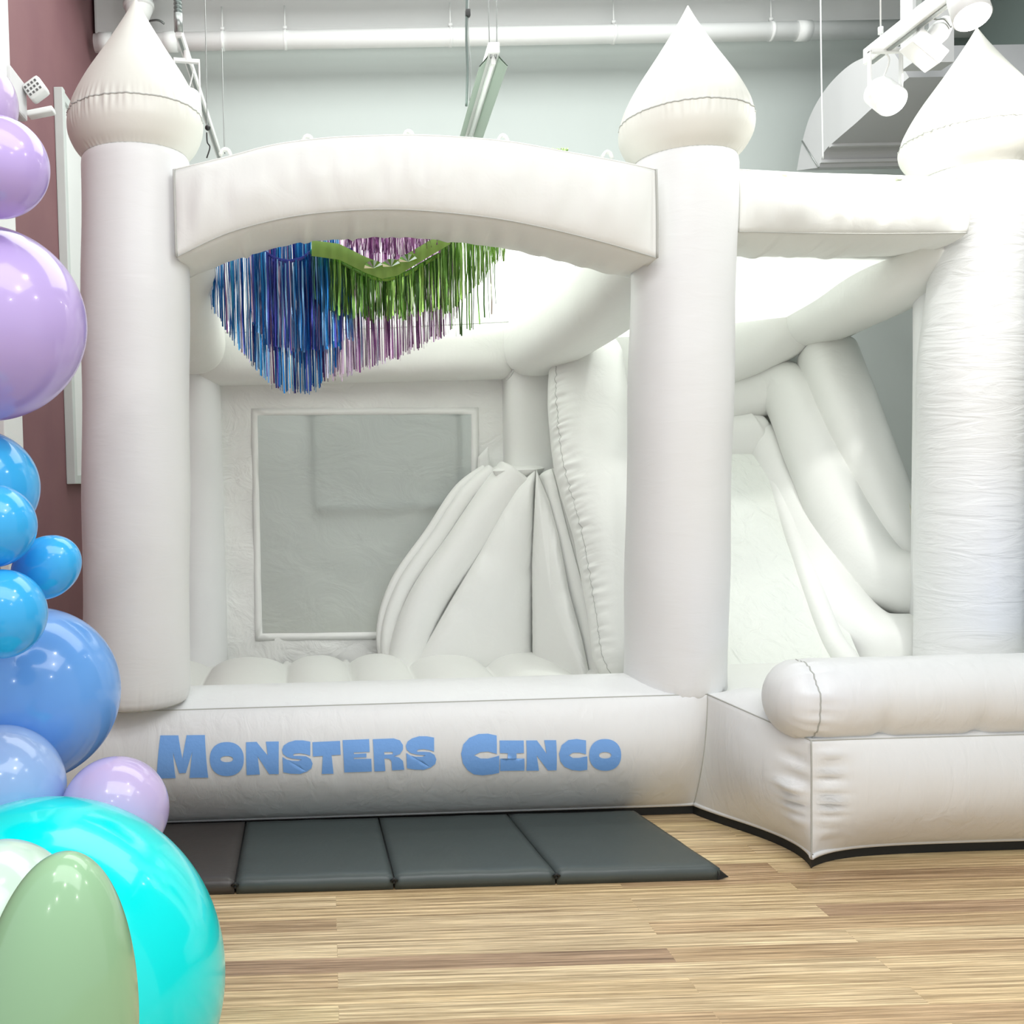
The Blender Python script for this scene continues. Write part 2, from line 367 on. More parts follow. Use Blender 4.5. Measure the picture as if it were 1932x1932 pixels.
bm = bmesh.new(); box(bm, (a.x-0.03, YB-0.05, b.z-0.035), (b.x+0.03, YB-0.001, b.z)); box(bm, (a.x-0.03, YB-0.05, b.z), (a.x, YB-0.001, a.z+0.5)); box(bm, (b.x, YB-0.05, b.z), (b.x+0.03, YB-0.001, a.z+0.5))
obj('board_frame', bm, mat('dark board frame', (0.22, 0.25, 0.24), 0.6), wb, False)
# ------------------------------------------------------------------ emergency light on maroon wall
e0 = at(28, 185, YX(30, 185, XL)*0.985)
el = thing('emergency_light', 'white emergency light with tilted lamp heads on the maroon wall', 'light', e0)
bm = bmesh.new(); box(bm, (e0.x-0.03, e0.y-0.22, e0.z-0.11), (e0.x+0.05, e0.y+0.06, e0.z+0.09), 0, 0.012); obj('housing', bm, mat('off white plastic', (0.66, 0.65, 0.66), 0.5), el, False)
bm = bmesh.new()
for i in range(25):
    pass
R = Matrix.Rotation(math.radians(-35), 4, 'Y'); hc = e0+Vector((0.11, 0.02, 0.045))
box(bm, (-0.05, -0.05, -0.045), (0.06, 0.05, 0.05), 0, 0.02)
bmesh.ops.transform(bm, matrix=Matrix.Translation(hc) @ R, verts=bm.verts); h1 = obj('lamp_head', bm, metal_w, el)
bm = bmesh.new()
for i in range(4):
    for j in range(3): box(bm, (-0.04+i*0.022, -0.054, -0.03+j*0.024), (-0.028+i*0.022, -0.0505, -0.018+j*0.024))
bmesh.ops.transform(bm, matrix=Matrix.Translation(hc) @ R, verts=bm.verts); obj('vent_slots', bm, slot_m, h1, False)
bm = bmesh.new(); box(bm, (-0.06, -0.035, -0.016), (0.085, 0.035, 0.016), 0, 0.008)
bmesh.ops.transform(bm, matrix=Matrix.Translation(e0+Vector((0.13, 0.0, -0.085))) @ Matrix.Rotation(math.radians(-10), 4, 'Y'), verts=bm.verts); obj('lamp_arm', bm, metal_w, el)
# ================================================================== INFLATABLE CASTLE
castle = thing('inflatable_castle', 'white inflatable bounce castle with arch, three cone towers and a slide', 'bounce castle', (1.2, 5.0, 0))
V2 = [vinyl, seam_m]; VV = [vinyl_v, seam_m]; VS = [vinyl_s, seam_m]; VC = [vinyl_c, seam_m]; VR = [vinyl_r, seam_m]
# -------- front bed wall: path of the top seam
H0, H1 = 0.575, 0.505
PA = [Vector((-1.35, 4.02, 0)), Vector((at(1335, 1330, 4.06).x, 4.06, 0)), Vector((at(1531, 1500, 3.60).x, 3.60, 0)), Vector((4.3, 3.60, 0))]
HS = [0.585, 0.585, H1, H1]
SEG = [(PA[i+1]-PA[i]).length for i in range(3)]
def bulge(h): return 0.105*math.sin(PI*min(1, h))**0.8
def tuck(h): return 0.17*(1-h)**2.1
def amp_front(x):      # how fully the front wall is inflated along its length
    d = max(0.0, PA[1].x-x); return 1-0.75*math.exp(-d/0.10)
def ysurf(x, z):
    h = max(0.0, min(1.0, (z-0.045)/(0.585-0.045))); a = amp_front(x)
    return PA[0].y+(PA[1].y-PA[0].y)*(x-PA[0].x)/(PA[1].x-PA[0].x) - (bulge(h)*a - tuck(h)*a) + (1-a)*0.17*(1-h)
def wall_piece(i0, name, topw, nseg):
    bm = bmesh.new(); A, B = PA[i0], PA[i0+1]; L = (B-A).length; t = (B-A).normalized(); n = Vector((t.y, -t.x, 0))
    rows = []; seamr = []; NH = 26
    for k in range(nseg+1):
        u = k/nseg; d0 = u*L; d1 = (1-u)*L
        P = A.lerp(B, u); Ht = HS[i0]+(HS[i0+1]-HS[i0])*u
        if i0 == 0: a = amp_front(P.x); ca = 1
        elif i0 == 1: a = (1-0.75*math.exp(-d0/0.1))*(1-0.97*math.exp(-d1/0.13)); ca = 1-math.exp(-d1/0.13)
        else: a = 1-0.97*math.exp(-d0/0.15); ca = 1-math.exp(-d0/0.15)
        row = []
        gd = d1 if i0 == 1 else (d0 if i0 == 2 else 9)
        for j in range(NH+1):
            h = j/NH
            if i0 == 0: q = Vector((P.x, 0, 0.045+h*(Ht-0.045))); q.y = ysurf(q.x, q.z)
            else:
                off = (bulge(h)*a*0.8 - tuck(h)*a*(0.75))
                off += 0.095*math.sin(PI*h)**0.6*(nz(h*26, i0*3+gd*5)*0.6)*math.exp(-(gd-0.03)**2/0.006) if gd < 0.25 else 0
                q = P+n*off
                if i0 == 1:
                    wq = math.exp(-(d0/0.16)**1.3); q = q.lerp(P+Vector((0, ysurf(PA[1].x, 0.045+h*(0.585-0.045))-PA[1].y, 0)), wq)
                q.z = 0.045+h*(Ht-0.045)
            q.y += 0.004*nz(P.x*9, h*2.5, i0)*math.sin(PI*h)
            row.append(bm.verts.new(q))
        seamr.append(row[-1].co.copy())
        e = math.sin(PI*0.5*min(1, min(d0, d1)/0.15)) if i0 else 1
        for j in range(1, 15):
            s = j/14; q = P-n*(topw*s); q.z = Ht+0.052*math.sin(PI*min(1, s*1.1))*e
            if s > 0.85: q.z -= (s-0.85)*0.6
            row.append(bm.verts.new(q))
        rows.append(row)
    grid_faces(bm, rows); tube(bm, seamr, 0.003, 5, 1)
    if i0 > 0: tube(bm, [v.co.copy() for v in rows[0][:NH+1]] if i0 == 2 else [v.co.copy() for v in rows[0][:NH+1]], 0.0032, 5, 1)
    # welt strip along the foot
    tube(bm, [r[0].co+Vector((0, 0, 0.004)) for r in rows], 0.010, 6, 0)
    foot = [r[0].co.copy() for r in rows]
    return obj(name, bm, VV, castle), foot
bed, f0 = wall_piece(0, 'front_wall_tube', 0.44, 180)
_, f1 = wall_piece(1, 'landing_side_tube', 0.30, 40)
_, f2 = wall_piece(2, 'landing_front_tube', 0.36, 160)
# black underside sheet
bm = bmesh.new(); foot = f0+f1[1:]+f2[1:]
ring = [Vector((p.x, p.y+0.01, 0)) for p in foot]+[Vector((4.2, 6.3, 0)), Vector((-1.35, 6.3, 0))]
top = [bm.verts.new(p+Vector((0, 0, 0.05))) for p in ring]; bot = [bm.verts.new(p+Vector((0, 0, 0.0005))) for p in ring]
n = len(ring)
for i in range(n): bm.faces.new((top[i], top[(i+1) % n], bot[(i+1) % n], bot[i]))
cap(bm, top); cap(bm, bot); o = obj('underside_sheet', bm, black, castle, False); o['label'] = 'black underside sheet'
# landing deck + bumper tube
bm = bmesh.new()
pillow(bm, [(PA[1].x+0.02, 4.12, 0.545), (PA[2].x+0.16, 3.80, 0.50), (4.2, 3.80, 0.50), (4.2, 4.9, 0.53), (PA[1].x-0.1, 4.9, 0.54)], (0, 0, 1), 0.05, 0.03, 120, 10)
obj('landing_deck', bm, VS, castle)
bm = bmesh.new(); a = at(1531, 1330, 3.62); rb = 0.158; BY, BZ = 3.705, 0.640
pts = [Vector((a.x-0.14, 3.76, 0.655)), Vector((a.x+0.4, 3.76, 0.655)), Vector((4.2, 3.76, 0.655))]
m = 170; rows = []; seamr = []
for i in range(m):
    x = a.x-0.135+(4.3-a.x+0.135)*(i/(m-1))**1.6
    dd = x-(a.x-0.135); e = min(1.0, math.sqrt(max(0.0, 1-(1-min(dd, 0.14)/0.14)**2))); e = 0.05+0.95*e
    row = []
    for j in range(72):
        th = 2*PI*j/72; g = math.exp(-((x-a.x)/0.035)**2)
        k = e*(1+0.018*nz(x*5, th*1.3)) - 0.05*g + 0.075*nz(th*9, x*3)*math.exp(-((x-a.x)/0.07)**2)
        for xc in (at(1665, 1400, 3.6).x, at(1845, 1400, 3.6).x):     # tie points pull the underside in
            k -= 0.10*math.exp(-((x-xc)/0.03)**2)*max(0, math.cos(th-math.radians(-115)))**2
        row.append(bm.verts.new(Vector((x, BY+rb*k*math.cos(th), BZ+rb*k*math.sin(th)))))
    rows.append(row)
grid_faces(bm, rows, True); cap(bm, rows[0]); cap(bm, rows[-1])
i = min(range(m), key=lambda i: abs(rows[i][0].co.x-a.x)); tube(bm, [v.co.copy() for v in rows[i]]+[rows[i][0].co.copy()], 0.003, 5, 1)
obj('bumper_tube', bm, VV, castle)
# printed lettering
def k1(l, s=6.9, ox=280, oy=1360): return [(ox+x/s, oy+y/s) for x, y in l]
def ell(cx, cy, rx, ry, n=40, p=2.25):
    o = []
    for i in range(n):
        t = 2*PI*i/n; c, s = math.cos(t), math.sin(t)
        o.append((cx+rx*math.copysign(abs(c)**(2/p), c), cy+ry*math.copysign(abs(s)**(2/p), s)))
    return o
S2 = [(1855,215),(1760,198),(1660,198),(1570,225),(1510,265),(1487,320),(1500,375),(1550,415),(1620,435),(1745,447),(1700,467),(1620,465),(1550,450),(1493,415),(1503,615),(1600,632),(1720,635),(1810,605),(1870,560),(1885,500),(1860,440),(1800,405),(1720,400),(1640,400),(1628,387),(1650,372),(1720,365),(1800,378),(1855,397)]
c2 = dict(ox=550); c3 = dict(s=5.682, ox=850)
LET = [
 ('letter_m', [k1([(157,187),(392,186),(445,490),(500,183),(737,182),(780,738),(537,740),(573,400),(490,675),(403,678),(322,405),(357,742),(112,748)])]),
 ('letter_o', [k1(ell(1022,495,222,222)), k1(ell(1022,495,82,40,24))]),
 ('letter_n', [k1([(1272,275),(1410,270),(1555,448),(1530,267),(1698,265),(1698,690),(1575,692),(1425,460),(1452,695),(1280,702)])]),
 ('letter_s', [k1([(x-1610, y+53) for x, y in S2], **c2)]),
 ('letter_t', [k1([(273,275),(632,258),(640,440),(522,448),(547,687),(395,690),(407,455),(280,462)], **c2)]),
 ('letter_e', [k1([(665,248),(1010,235),(1018,400),(812,408),(812,430),(975,420),(975,470),(812,476),(812,494),(1038,490),(1045,655),(688,672)], **c2)]),
 ('letter_r', [k1([(1058,237),(1330,225),(1410,250),(1450,310),(1450,370),(1410,430),(1330,458),(1400,474),(1450,520),(1468,635),(1310,642),(1300,520),(1270,490),(1208,487),(1222,650),(1080,655)], **c2), k1([(1205,403),(1318,400),(1318,432),(1208,438)], **c2)]),
 ('letter_s', [k1(S2, **c2)]),
 ('letter_c', [k1([(493,155),(400,135),(300,138),(200,180),(135,250),(112,350),(130,450),(180,525),(250,572),(340,582),(440,572),(520,555),(520,370),(470,385),(400,402),(320,400),(250,365),(320,332),(400,326),(470,345),(495,352)], **c3)]),
 ('letter_i', [k1([(525,208),(783,208),(785,342),(705,345),(705,400),(790,402),(790,530),(530,535),(530,402),(610,402),(612,345),(527,342)], **c3)]),
 ('letter_n', [k1([(810,208),(925,208),(1028,350),(1003,205),(1130,205),(1135,528),(1043,530),(922,370),(947,532),(812,532)], **c3)]),
 ('letter_c', [k1([(1450,207),(1350,193),(1260,205),(1190,260),(1162,350),(1175,430),(1220,490),(1300,525),(1380,532),(1463,522),(1463,378),(1430,383),(1380,395),(1310,397),(1268,368),(1310,340),(1380,338),(1430,350),(1450,357)], **c3)]),
 ('letter_o', [k1(ell(1655,363,170,170), **c3), k1(ell(1655,367,65,35,24), **c3)]),
]
def on_bed(px, py):
    Y = 4.0
    for _ in range(6): q = at(px, py, Y); Y = ysurf(q.x, q.z)
    return at(px, py, Y)
for nm, loops in LET:
    bm = bmesh.new(); L3 = [[Vector((q.x, 0, q.z)) for q in (on_bed(*p) for p in lp)] for lp in loops]
    flat = [v for l in L3 for v in l]; vs = [bm.verts.new(v) for v in flat]
    for t in tessellate_polygon(L3): bm.faces.new([vs[i] for i in t])
    for _ in range(3):
        le = [e for e in bm.edges if e.calc_length() > 0.025]
        if not le: break
        bmesh.ops.subdivide_edges(bm, edges=le, cuts=1, use_grid_fill=False); bmesh.ops.triangulate(bm, faces=bm.faces)
    for v in bm.verts: v.co.y = ysurf(v.co.x, v.co.z)+0.004*nz(v.co.x*9, (v.co.z-.045)/.54*2.5, 0)*math.sin(PI*(v.co.z-.045)/.54)-0.0035
    o = obj(nm, bm, print_m, bed); o['label'] = 'blue printed letter'
# -------- towers
def revolve(bm, cx, cy, prof, lean, z0, n=160, pk=(), sx=1.0, seed=0.0, flatten=None):
    rows = []
    for z, r in prof:
        row = []
        for j in range(n):
            th = 2*PI*j/n; k = r*(1+0.008*nz(math.cos(th)*1.5+seed, math.sin(th)*1.5, z*4))
            for zc, wd, am in pk:
                g = math.exp(-((z-zc)/wd)**2); k += am*g*(nz(th*22+seed, z*6)-0.25*abs(nz(th*45+seed)))*(0.4+0.9*abs(nz(th*0.8+seed, 5)))
            x = k*math.cos(th); y = k*math.sin(th)
            if flatten: x, y = flatten(x, y, z, th)
            row.append(bm.verts.new(Vector((cx+x+lean[0]*(z-z0), cy+y+lean[1]*(z-z0), z))))
        rows.append(row)
    grid_faces(bm, rows, True); return rows
def ringseam(bm, row, r=0.003): tube(bm, [v.co.copy() for v in row]+[row[0].co.copy()], r, 5, 1)
def spl(pts, n):
    q = resample([Vector((a, b, 0)) for a, b in pts], n); return [(v.x, max(v.y, 0.002)) for v in q]
def tower(cx, cy, zb, zn, zs, ztip, rc, rk, lean, seed, top=None, flatten=None, pks=0.014, cm=None):
    bm = bmesh.new()
    prof = [(zb, rc*0.90), (zb+0.01, rc*0.965), (zb+0.03, rc*0.99)]+[(zb+0.03+(zn-0.03-zb)*i/70, rc*(1+0.012*math.sin(i*0.25+seed))) for i in range(1, 70)]+[(zn-0.01, rc*0.99), (zn, rc*0.965)]
    rows = revolve(bm, cx, cy, prof, lean, zb, 128, ((zb+0.03, 0.04, 0.012),), 1, seed, flatten); ringseam(bm, rows[0]); cap(bm, rows[0]); cap(bm, rows[-1])
    col = obj('tower', bm, cm or V2, castle)
    bm = bmesh.new(); Lz = zs-zn
    rows = revolve(bm, cx, cy, spl([(zn, rc*0.955), (zn+Lz*0.25, rc+(rk-rc)*0.46), (zn+Lz*0.55, rc+(rk-rc)*0.88), (zn+Lz*0.8, rk*0.995), (zs, rk*0.985)], 26), lean, zb, 256, ((zs, 0.05, pks), (zn, 0.02, 0.004)), 1, seed)
    ringseam(bm, rows[0]); ringseam(bm, rows[-1], 0.0035); cap(bm, rows[0]); cap(bm, rows[-1])
    obj('bulb', bm, VC, col)
    bm = bmesh.new(); Hc = ztip-zs
    rows = revolve(bm, cx, cy, spl([(zs, rk*0.985), (zs+Hc*0.13, rk*0.915), (zs+Hc*0.33, rk*0.73), (zs+Hc*0.6, rk*0.42), (zs+Hc*0.85, rk*0.15), (ztip, 0.002)], 50), lean, zb, 256, ((zs, 0.04, pks*0.8),), 1, seed)
    cap(bm, rows[0]); cap(bm, rows[-1]); obj('cone_roof', bm, VC, col)
    return col
def zpy(px, py, Y): return at(px, py, Y).z
# left
c = at(257, 900, 4.1); rc = 0.226
tower(at(259, 1340, 4.1).x, 4.1, zpy(258, 1322, 4.1), zpy(258, 302, 4.1), zpy(258, 225, 4.1), zpy(248, -4, 4.1), rc, 0.283, (((at(256, 302, 4.1).x-at(259, 1340, 4.1).x)/2.3), 0), 1.3)
tower(at(1272, 1300, 4.27).x, 4.27, zpy(1272, 1303, 4.27), zpy(1290, 306, 4.27), zpy(1290, 232, 4.27), zpy(1283, 11, 4.27), 0.2235, 0.288, ((at(1291, 302, 4.27).x-at(1272, 1300, 4.27).x)/2.3, 0), 4.1)
# right: waisted where the beam is sewn on
YR = 4.62
xr0 = at(1824, 1240, YR).x
def waist(x, y, z, th):
    zz = zpy(1800, 440, YR-0.15); g = math.exp(-((z-zz)/0.38)**2)
    if z > zz: g = math.exp(-((z-zz)/0.10)**2)
    if x < 0: x *= 1-0.42*g*min(1, (-x/0.23))**1.0
    return x, y
tower(xr0, YR, 0.50, zpy(1840, 330, YR), zpy(1840, 262, YR), zpy(1843, 52, YR), 0.232, 0.322, ((at(1838, 302, YR).x-xr0)/2.3, 0), 9.7, None, waist, 0.03, VR)
# post behind right tower
bm = bmesh.new(); xp = at(1728, 700, 4.9).x+0.13
sausage(bm, [(xp-0.02, 4.9, 0.5), (xp, 4.9, 1.5), (xp+0.01, 4.9, zpy(1730, 470, 4.9)+0.1)], 0.13, 0.13, 2.0, 48, 60, 0.05); obj('rear_post', bm, V2, castle)
# -------- front arch
def arch_beam(name, botpx, toppx, Yf, Yb, m=110, bz=(0.045, 0.035, 0.05, 0.05), endseam=True, closer=0.0):
    """puffy box beam; botpx/toppx photo positions of the front lower and upper edges"""
    B = resample([at(x, y, Yf(x)) for x, y in botpx], m); T = resample([at(x, y, Yf(x)+0.05) for x, y in toppx], m)
    bm = bmesh.new(); rows = []; sb = []; NP = 14
    for i in range(m):
        b = B[i]; t = T[i]; D = Yb-Yf(0) if False else Yb
        t = Vector((b.x*0.5+t.x*0.5, t.y-0.05, t.z-0.02)); b = Vector((t.x, b.y, b.z))
        d = min((b-B[0]).length, (b-B[-1]).length); e = math.sin(PI/2*min(1, d/0.16))**0.8
        c4 = [b, t, t+Vector((0, D, -0.02)), b+Vector((0, D, 0.0))]
        nrm = [Vector((0, -1, 0)), Vector((0, 0, 1)), Vector((0, 1, 0)), Vector((0, 0, -1))]
        row = []
        for s in range(4):
            for j in range(NP):
                u = j/NP; q = c4[s].lerp(c4[(s+1) % 4], u)
                amp = bz[s]*math.sin(PI*u)**0.75*e
                wr = 0.008*nz(i*0.35, s*7+u*1.5)*math.sin(PI*u)
                if s == 3: wr += 0.014*max(0, nz(i*0.37, 9.1)-0.2)*2*math.sin(PI*u)
                row.append(bm.verts.new(q+nrm[s]*(amp+wr*(0.6+e))))
        rows.append(row); sb.append(row[0].co.copy())
    grid_faces(bm, rows, True); cap(bm, rows[0]); cap(bm, rows[-1]); tube(bm, sb, 0.003, 5, 1)
    tube(bm, [r[NP].co.copy() for r in rows], 0.003, 5, 0)
    for r in ((rows[0], rows[-1]) if endseam else (rows[0],)): tube(bm, [v.co+Vector((0, -0.003, 0)) for v in r[:NP+1]], 0.0045, 6, 1)
    return obj(name, bm, VS, castle)
arch = arch_beam('front_arch', [(332,485),(450,439),(550,411),(650,398),(750,395),(850,400),(950,412),(1050,433),(1150,460),(1235,487)],
    [(332,318),(400,298),(500,273),(600,260),(700,255),(770,254),(850,258),(950,267),(1050,284),(1150,301),(1235,318)], lambda x: 3.92+(x-332)/900*0.12, 0.40)
for px, py in ((580, 262), (770, 253), (948, 261), (1145, 292), (425, 287)):
    bm = bmesh.new(); q = at(px, py, 4.15)+Vector((0, 0, -0.012))
    for s in (-1, 1): tube(bm, resample([q+Vector((-0.022, s*0.006, 0)), q+Vector((-0.008, s*0.01, 0.022)), q+Vector((0.012, 0, 0.02)), q+Vector((0.024, 0, -0.004))], 8), [0.008, 0.006, 0.009, 0.008], 8)
    obj('anchor_loop', bm, vinyl_s, arch)
beam = arch_beam('right_beam', [(1387,437),(1520,440),(1660,441),(1802,440)], [(1387,318),(1520,325),(1660,329),(1830,334)], lambda x: 4.22+(x-1387)/430*0.2, 0.42, 70, (0.055, 0.03, 0.05, 0.04), False)
for px, py in ((1478, 333), (1696, 335)):
    bm = bmesh.new(); q = at(px, py, 4.25)+Vector((0, 0, -0.004)); box(bm, q-Vector((0.012, 0.012, 0.01)), q+Vector((0.012, 0.012, 0.012)), 0, 0.004); obj('anchor_tab', bm, mat('pale green strap', (0.6, 0.68, 0.5), 0.6), beam)
# -------- back beam, side beams, back posts
YI = 6.05
zb_t = zpy(700, 612, YI-0.1); zb_b = zpy(700, 718, YI-0.1); rbm = (zb_t-zb_b)/2
xa = at(425, 900, YI).x; xb = at(965, 900, YI).x
bm = bmesh.new(); sausage(bm, [(xa-0.15, YI, (zb_t+zb_b)/2), (0.5*(xa+xb), YI, (zb_t+zb_b)/2), (xb, YI, (zb_t+zb_b)/2)], 0.19, rbm, 3.0, 64, 80, 0.05, None, 0.01, (), 0.75); obj('back_beam', bm, VS, castle)
bm = bmesh.new(); sausage(bm, [(xa-0.215, YI, 0.3), (xa-0.215, YI, 1.3), (xa-0.215, YI, zpy(400, 690, YI-0.2))], 0.2, 0.2, 2.0, 64, 90, 0.12, None, 0.03, (), 0.6); obj('back_post', bm, V2, castle)
bm = bmesh.new(); xm = at(955, 900, YI).x+0.16
sausage(bm, [(xm, YI, 0.3), (xm, YI, 1.3), (xm, YI, zb_t+0.05)], 0.17, 0.17, 3.2, 64, 60, 0.05, None, 0, (), 0.8); obj('back_post', bm, VS, castle)
bm = bmesh.new(); sausage(bm, [at(325, 452, 4.5), at(345, 575, 5.1), at(368, 655, 5.85)], 0.19, 0.19, 2.2, 56, 60, 0.1, None, 0.01, (), 0.7); obj('side_beam', bm, VS, castle)
# roof-side beam between bounce area and slide
bm = bmesh.new(); sausage(bm, [at(1255, 455, 4.45), at(1120, 575, 5.1), at(1000, 655, 5.95)], 0.20, 0.20, 2.6, 64, 80, 0.1, None, 0.01, (), 0.8, 2.0); obj('side_beam', bm, VS, castle)
# roof cloth
bm = bmesh.new(); rows = []
fl_, fr_ = at(330, 405, 4.3), at(1215, 470, 4.3)
bl_, br_ = Vector((xa-0.25, YI+0.02, zb_t-0.01)), Vector((xb+0.25, YI+0.02, zb_t-0.01))
for i in range(25):
    u = i/24; row = []
    for j in range(41):
        v = j/40; f = fl_.lerp(fr_, v); f.z = 2.86+0.10*math.sin(PI*v); b = bl_.lerp(br_, v); q = f.lerp(b, u); q.z += 0.10*math.sin(PI*u)+0.01*nz(u*4, v*6)
        row.append(bm.verts.new(q))
    rows.append(row)
grid_faces(bm, rows); roof = obj('roof_cloth', bm, roof_m, castle)
# slide-side roof cloth
bm = bmesh.new(); rows = []
f0_, f1_ = at(1400, 400, 4.5), at(1800, 400, 4.6); f0_.z = f1_.z = 2.62
b0_, b1_ = Vector((xb+0.5, 6.2, 2.42)), Vector((at(1500, 560, 6.0).x, 6.2, 2.42))
for i in range(13):
    rows.append([bm.verts.new(f0_.lerp(f1_, j/20).lerp(b0_.lerp(b1_, j/20), i/12)) for j in range(21)])
grid_faces(bm, rows); obj('roof_cloth', bm, roof_m, castle)
def seamline(pts, rr=0.006):
    bm = bmesh.new(); tube(bm, resample([at(*q) for q in pts], 24), rr, 6); obj('seam_piping', bm, seam_m, castle)
seamline([(1112, 488, 4.75), (1045, 550, 5.28), (985, 606, 5.84)], 0.007); seamline([(425, 628, 5.84), (700, 620, 5.84), (985, 606, 5.84)], 0.003)
seamline([(968, 612, 5.84), (969, 660, 5.83), (968, 700, 5.84), (955, 718, 5.86)], 0.004)
bm = bmesh.new(); tube(bm, [at(1370, 1307, 4.12), at(1386, 1322, 4.05), at(1398, 1320, 4.0), at(1425, 1328, 3.97), at(1458, 1344, 3.9)], 0.005, 6); obj('fabric_gap', bm, slot_m, castle)
# -------- back wall sheet with net window
bm = bmesh.new(); Yw = YI+0.03
def wp(px, py, dy=0): q = at(px, py, Yw+dy); return q
O = [wp(395, 700), wp(985, 700), wp(985, 1275), wp(395, 1275)]; I = [wp(486, 784), wp(889, 782), wp(889, 1190), wp(495, 1195)]
rows = []
for k in range(8):
    t = k/7; row = []
    for s in range(4):
        for j in range(30):
            u = j/30; q = O[s].lerp(O[(s+1) % 4], u).lerp(I[s].lerp(I[(s+1) % 4], u), t)
            q.y += 0.03*nz(q.x*7, q.z*5)*(1-t)*t*3; row.append(bm.verts.new(q))
    rows.append(row)
grid_faces(bm, rows, True); bw = obj('back_wall_sheet', bm, sheet_m, castle)
bm = bmesh.new(); I2 = [wp(474, 771), wp(903, 769), wp(903, 1204), wp(482, 1209)]
rows = [[bm.verts.new(L[s].lerp(L[(s+1) % 4], j/20)+Vector((0, dy, 0))) for s in range(4) for j in range(20)] for L, dy in ((I2, -0.002), (I2, -0.004), (I, -0.004), (I, -0.002))]
grid_faces(bm, rows, True); obj('window_binding', bm, mat('white binding tape', (0.86, 0.87, 0.84), 0.5), bw)
bm = bmesh.new(); rows = []
for i in range(31):
    rows.append([bm.verts.new(I[0].lerp(I[1], j/30).lerp(I[3].lerp(I[2], j/30), i/30)+Vector((0, 0.015*nz(i*0.2, j*0.2)-0.002, 0))) for j in range(31)])
grid_faces(bm, rows); obj('net_window', bm, net_m, bw)
bm = bmesh.new(); pillow(bm, [at(902, 862, Yw-0.03), at(921, 842, Yw-0.05), at(927, 896, Yw-0.05), at(914, 909, Yw-0.04), at(900, 900, Yw-0.03)], (0, -1, 0), 0.015, 0.005, 40, 6, 2.6, 0.006, False)
obj('fabric_flap', bm, vinyl_s, bw)
# -------- bouncing floor cells
bm = bmesh.new(); rows = []
sx = [-1.25]+[at(x, 1255, 5.8).x for x in (395, 540, 655, 765, 905, 1040)]+[1.75]
NX = 200; x0, x1 = -1.0, 1.5
for i in range(46):
    v = i/45; Y = 4.35+(YI-0.05-4.35)*v; row = []
    for j in range(NX+1):
        x = x0+(x1-x0)*j/NX; xx = x-(YI-Y)*0.02
        for k in range(len(sx)-1):
            if sx[k] <= xx <= sx[k+1]: t = (xx-sx[k])/(sx[k+1]-sx[k]); break
        else: t = 0
        e = min(1, (1-v)/0.22); endf = math.sqrt(max(0, 1-(1-e)**2))
        z = 0.385+0.105*(1-abs(2*t-1)**2.2)**0.6*endf-0.03*(1-endf)
        if min(t, 1-t) < 0.05: z = max(z, 0.405)
        row.append(bm.verts.new((x, Y, z)))
    rows.append(row)
grid_faces(bm, rows); obj('bounce_floor', bm, VS, castle)
# -------- climbing ramp (left strip tubes + triangular side)
YC = 5.72
bm = bmesh.new(); pillow(bm, [at(772, 1272, YC), at(848, 1138, YC), at(908, 1037, YC), at(949, 961, YC), at(976, 918, YC), at(1010, 886, YC), at(1007, 1080, YC), at(1005, 1275, YC)], (0, -1, 0.1), 0.10, 0.04, 140, 16, 2.8, 0.004, True, 1.0, at(945, 1150, YC)); obj('ramp_side', bm, VS, castle)
for k, (dx, dy, r, yy_) in enumerate(((9, 0, 0.122, YC+0.10), (-40, -18, 0.05, YC+0.17), (-56, -26, 0.035, YC+0.22))):
    bm = bmesh.new()
    pts = [at(772+dx*0.5, 1320, yy_), at(765+dx*0.8, 1230+dy, yy_), at(800+dx, 1130+dy, yy_), at(868+dx, 1030+dy, yy_), at(922+dx, 950+dy, yy_), at(968+dx*0.9, 890+dy*0.2, yy_)]
    sausage(bm, pts, r, r*1.02, 2.3, 40, 90, 0.02, None, 0, (), 0.7, k*3.0); obj('ramp_tube', bm, VS, castle)
bm = bmesh.new(); pillow(bm, [at(930, 889, YC+0.0), at(1010, 886, YC-0.01), at(1036, 882, YC+0.25), at(930, 882, YC+0.35)], (0, -0.1, 1), 0.02, 0.06, 60, 8, 2.6, 0.002, False); obj('ramp_platform', bm, VS, castle)
# -------- divider wall of the slide, seen from the bounce side
bm = bmesh.new(); pillow(bm, [at(1012, 887, 5.66), at(1036, 945, 5.6), at(1054, 1010, 5.52), at(1073, 1113, 5.42), at(1098, 1205, 5.3), at(1120, 1310, 5.18), at(1060, 1300, 5.4), at(1005, 1262, 5.64), at(1004, 1060, 5.65)], (-0.45, -1, 0.05), 0.075, 0.1, 120, 14, 2.6, 0.006, True, 2.0, at(1045, 1130, 5.5)); obj('divider_panel', bm, VS, castle)
bm = bmesh.new(); sausage(bm, [at(1040, 890, 5.72), at(1062, 975, 5.62), at(1088, 1075, 5.5), at(1118, 1190, 5.35), at(1150, 1325, 5.15)], [0.085, 0.08, 0.075, 0.07, 0.07], [0.09, 0.08, 0.08, 0.08, 0.08], 2.4, 60, 120, 0.06, (math.radians(80), 0.6, 0.10), 0, (math.radians(60),), 0.6, 5.0); obj('divider_strip', bm, VS, castle)
bm = bmesh.new()
pts = [at(1106, 640, 5.75), at(1108, 740, 5.62), at(1122, 870, 5.45), at(1152, 1010, 5.25), at(1174, 1140, 5.08), at(1196, 1285, 4.9)]
sausage(bm, pts, [0.205, 0.232, 0.232, 0.20, 0.19, 0.19], [0.2, 0.2, 0.2, 0.19, 0.17, 0.17], 2.3, 140, 300, 0.16, (math.radians(42), 0.36, 0.075), 0, (math.radians(42),), 0.45, 0.4)
o = obj('divider_tube', bm, VS, castle)
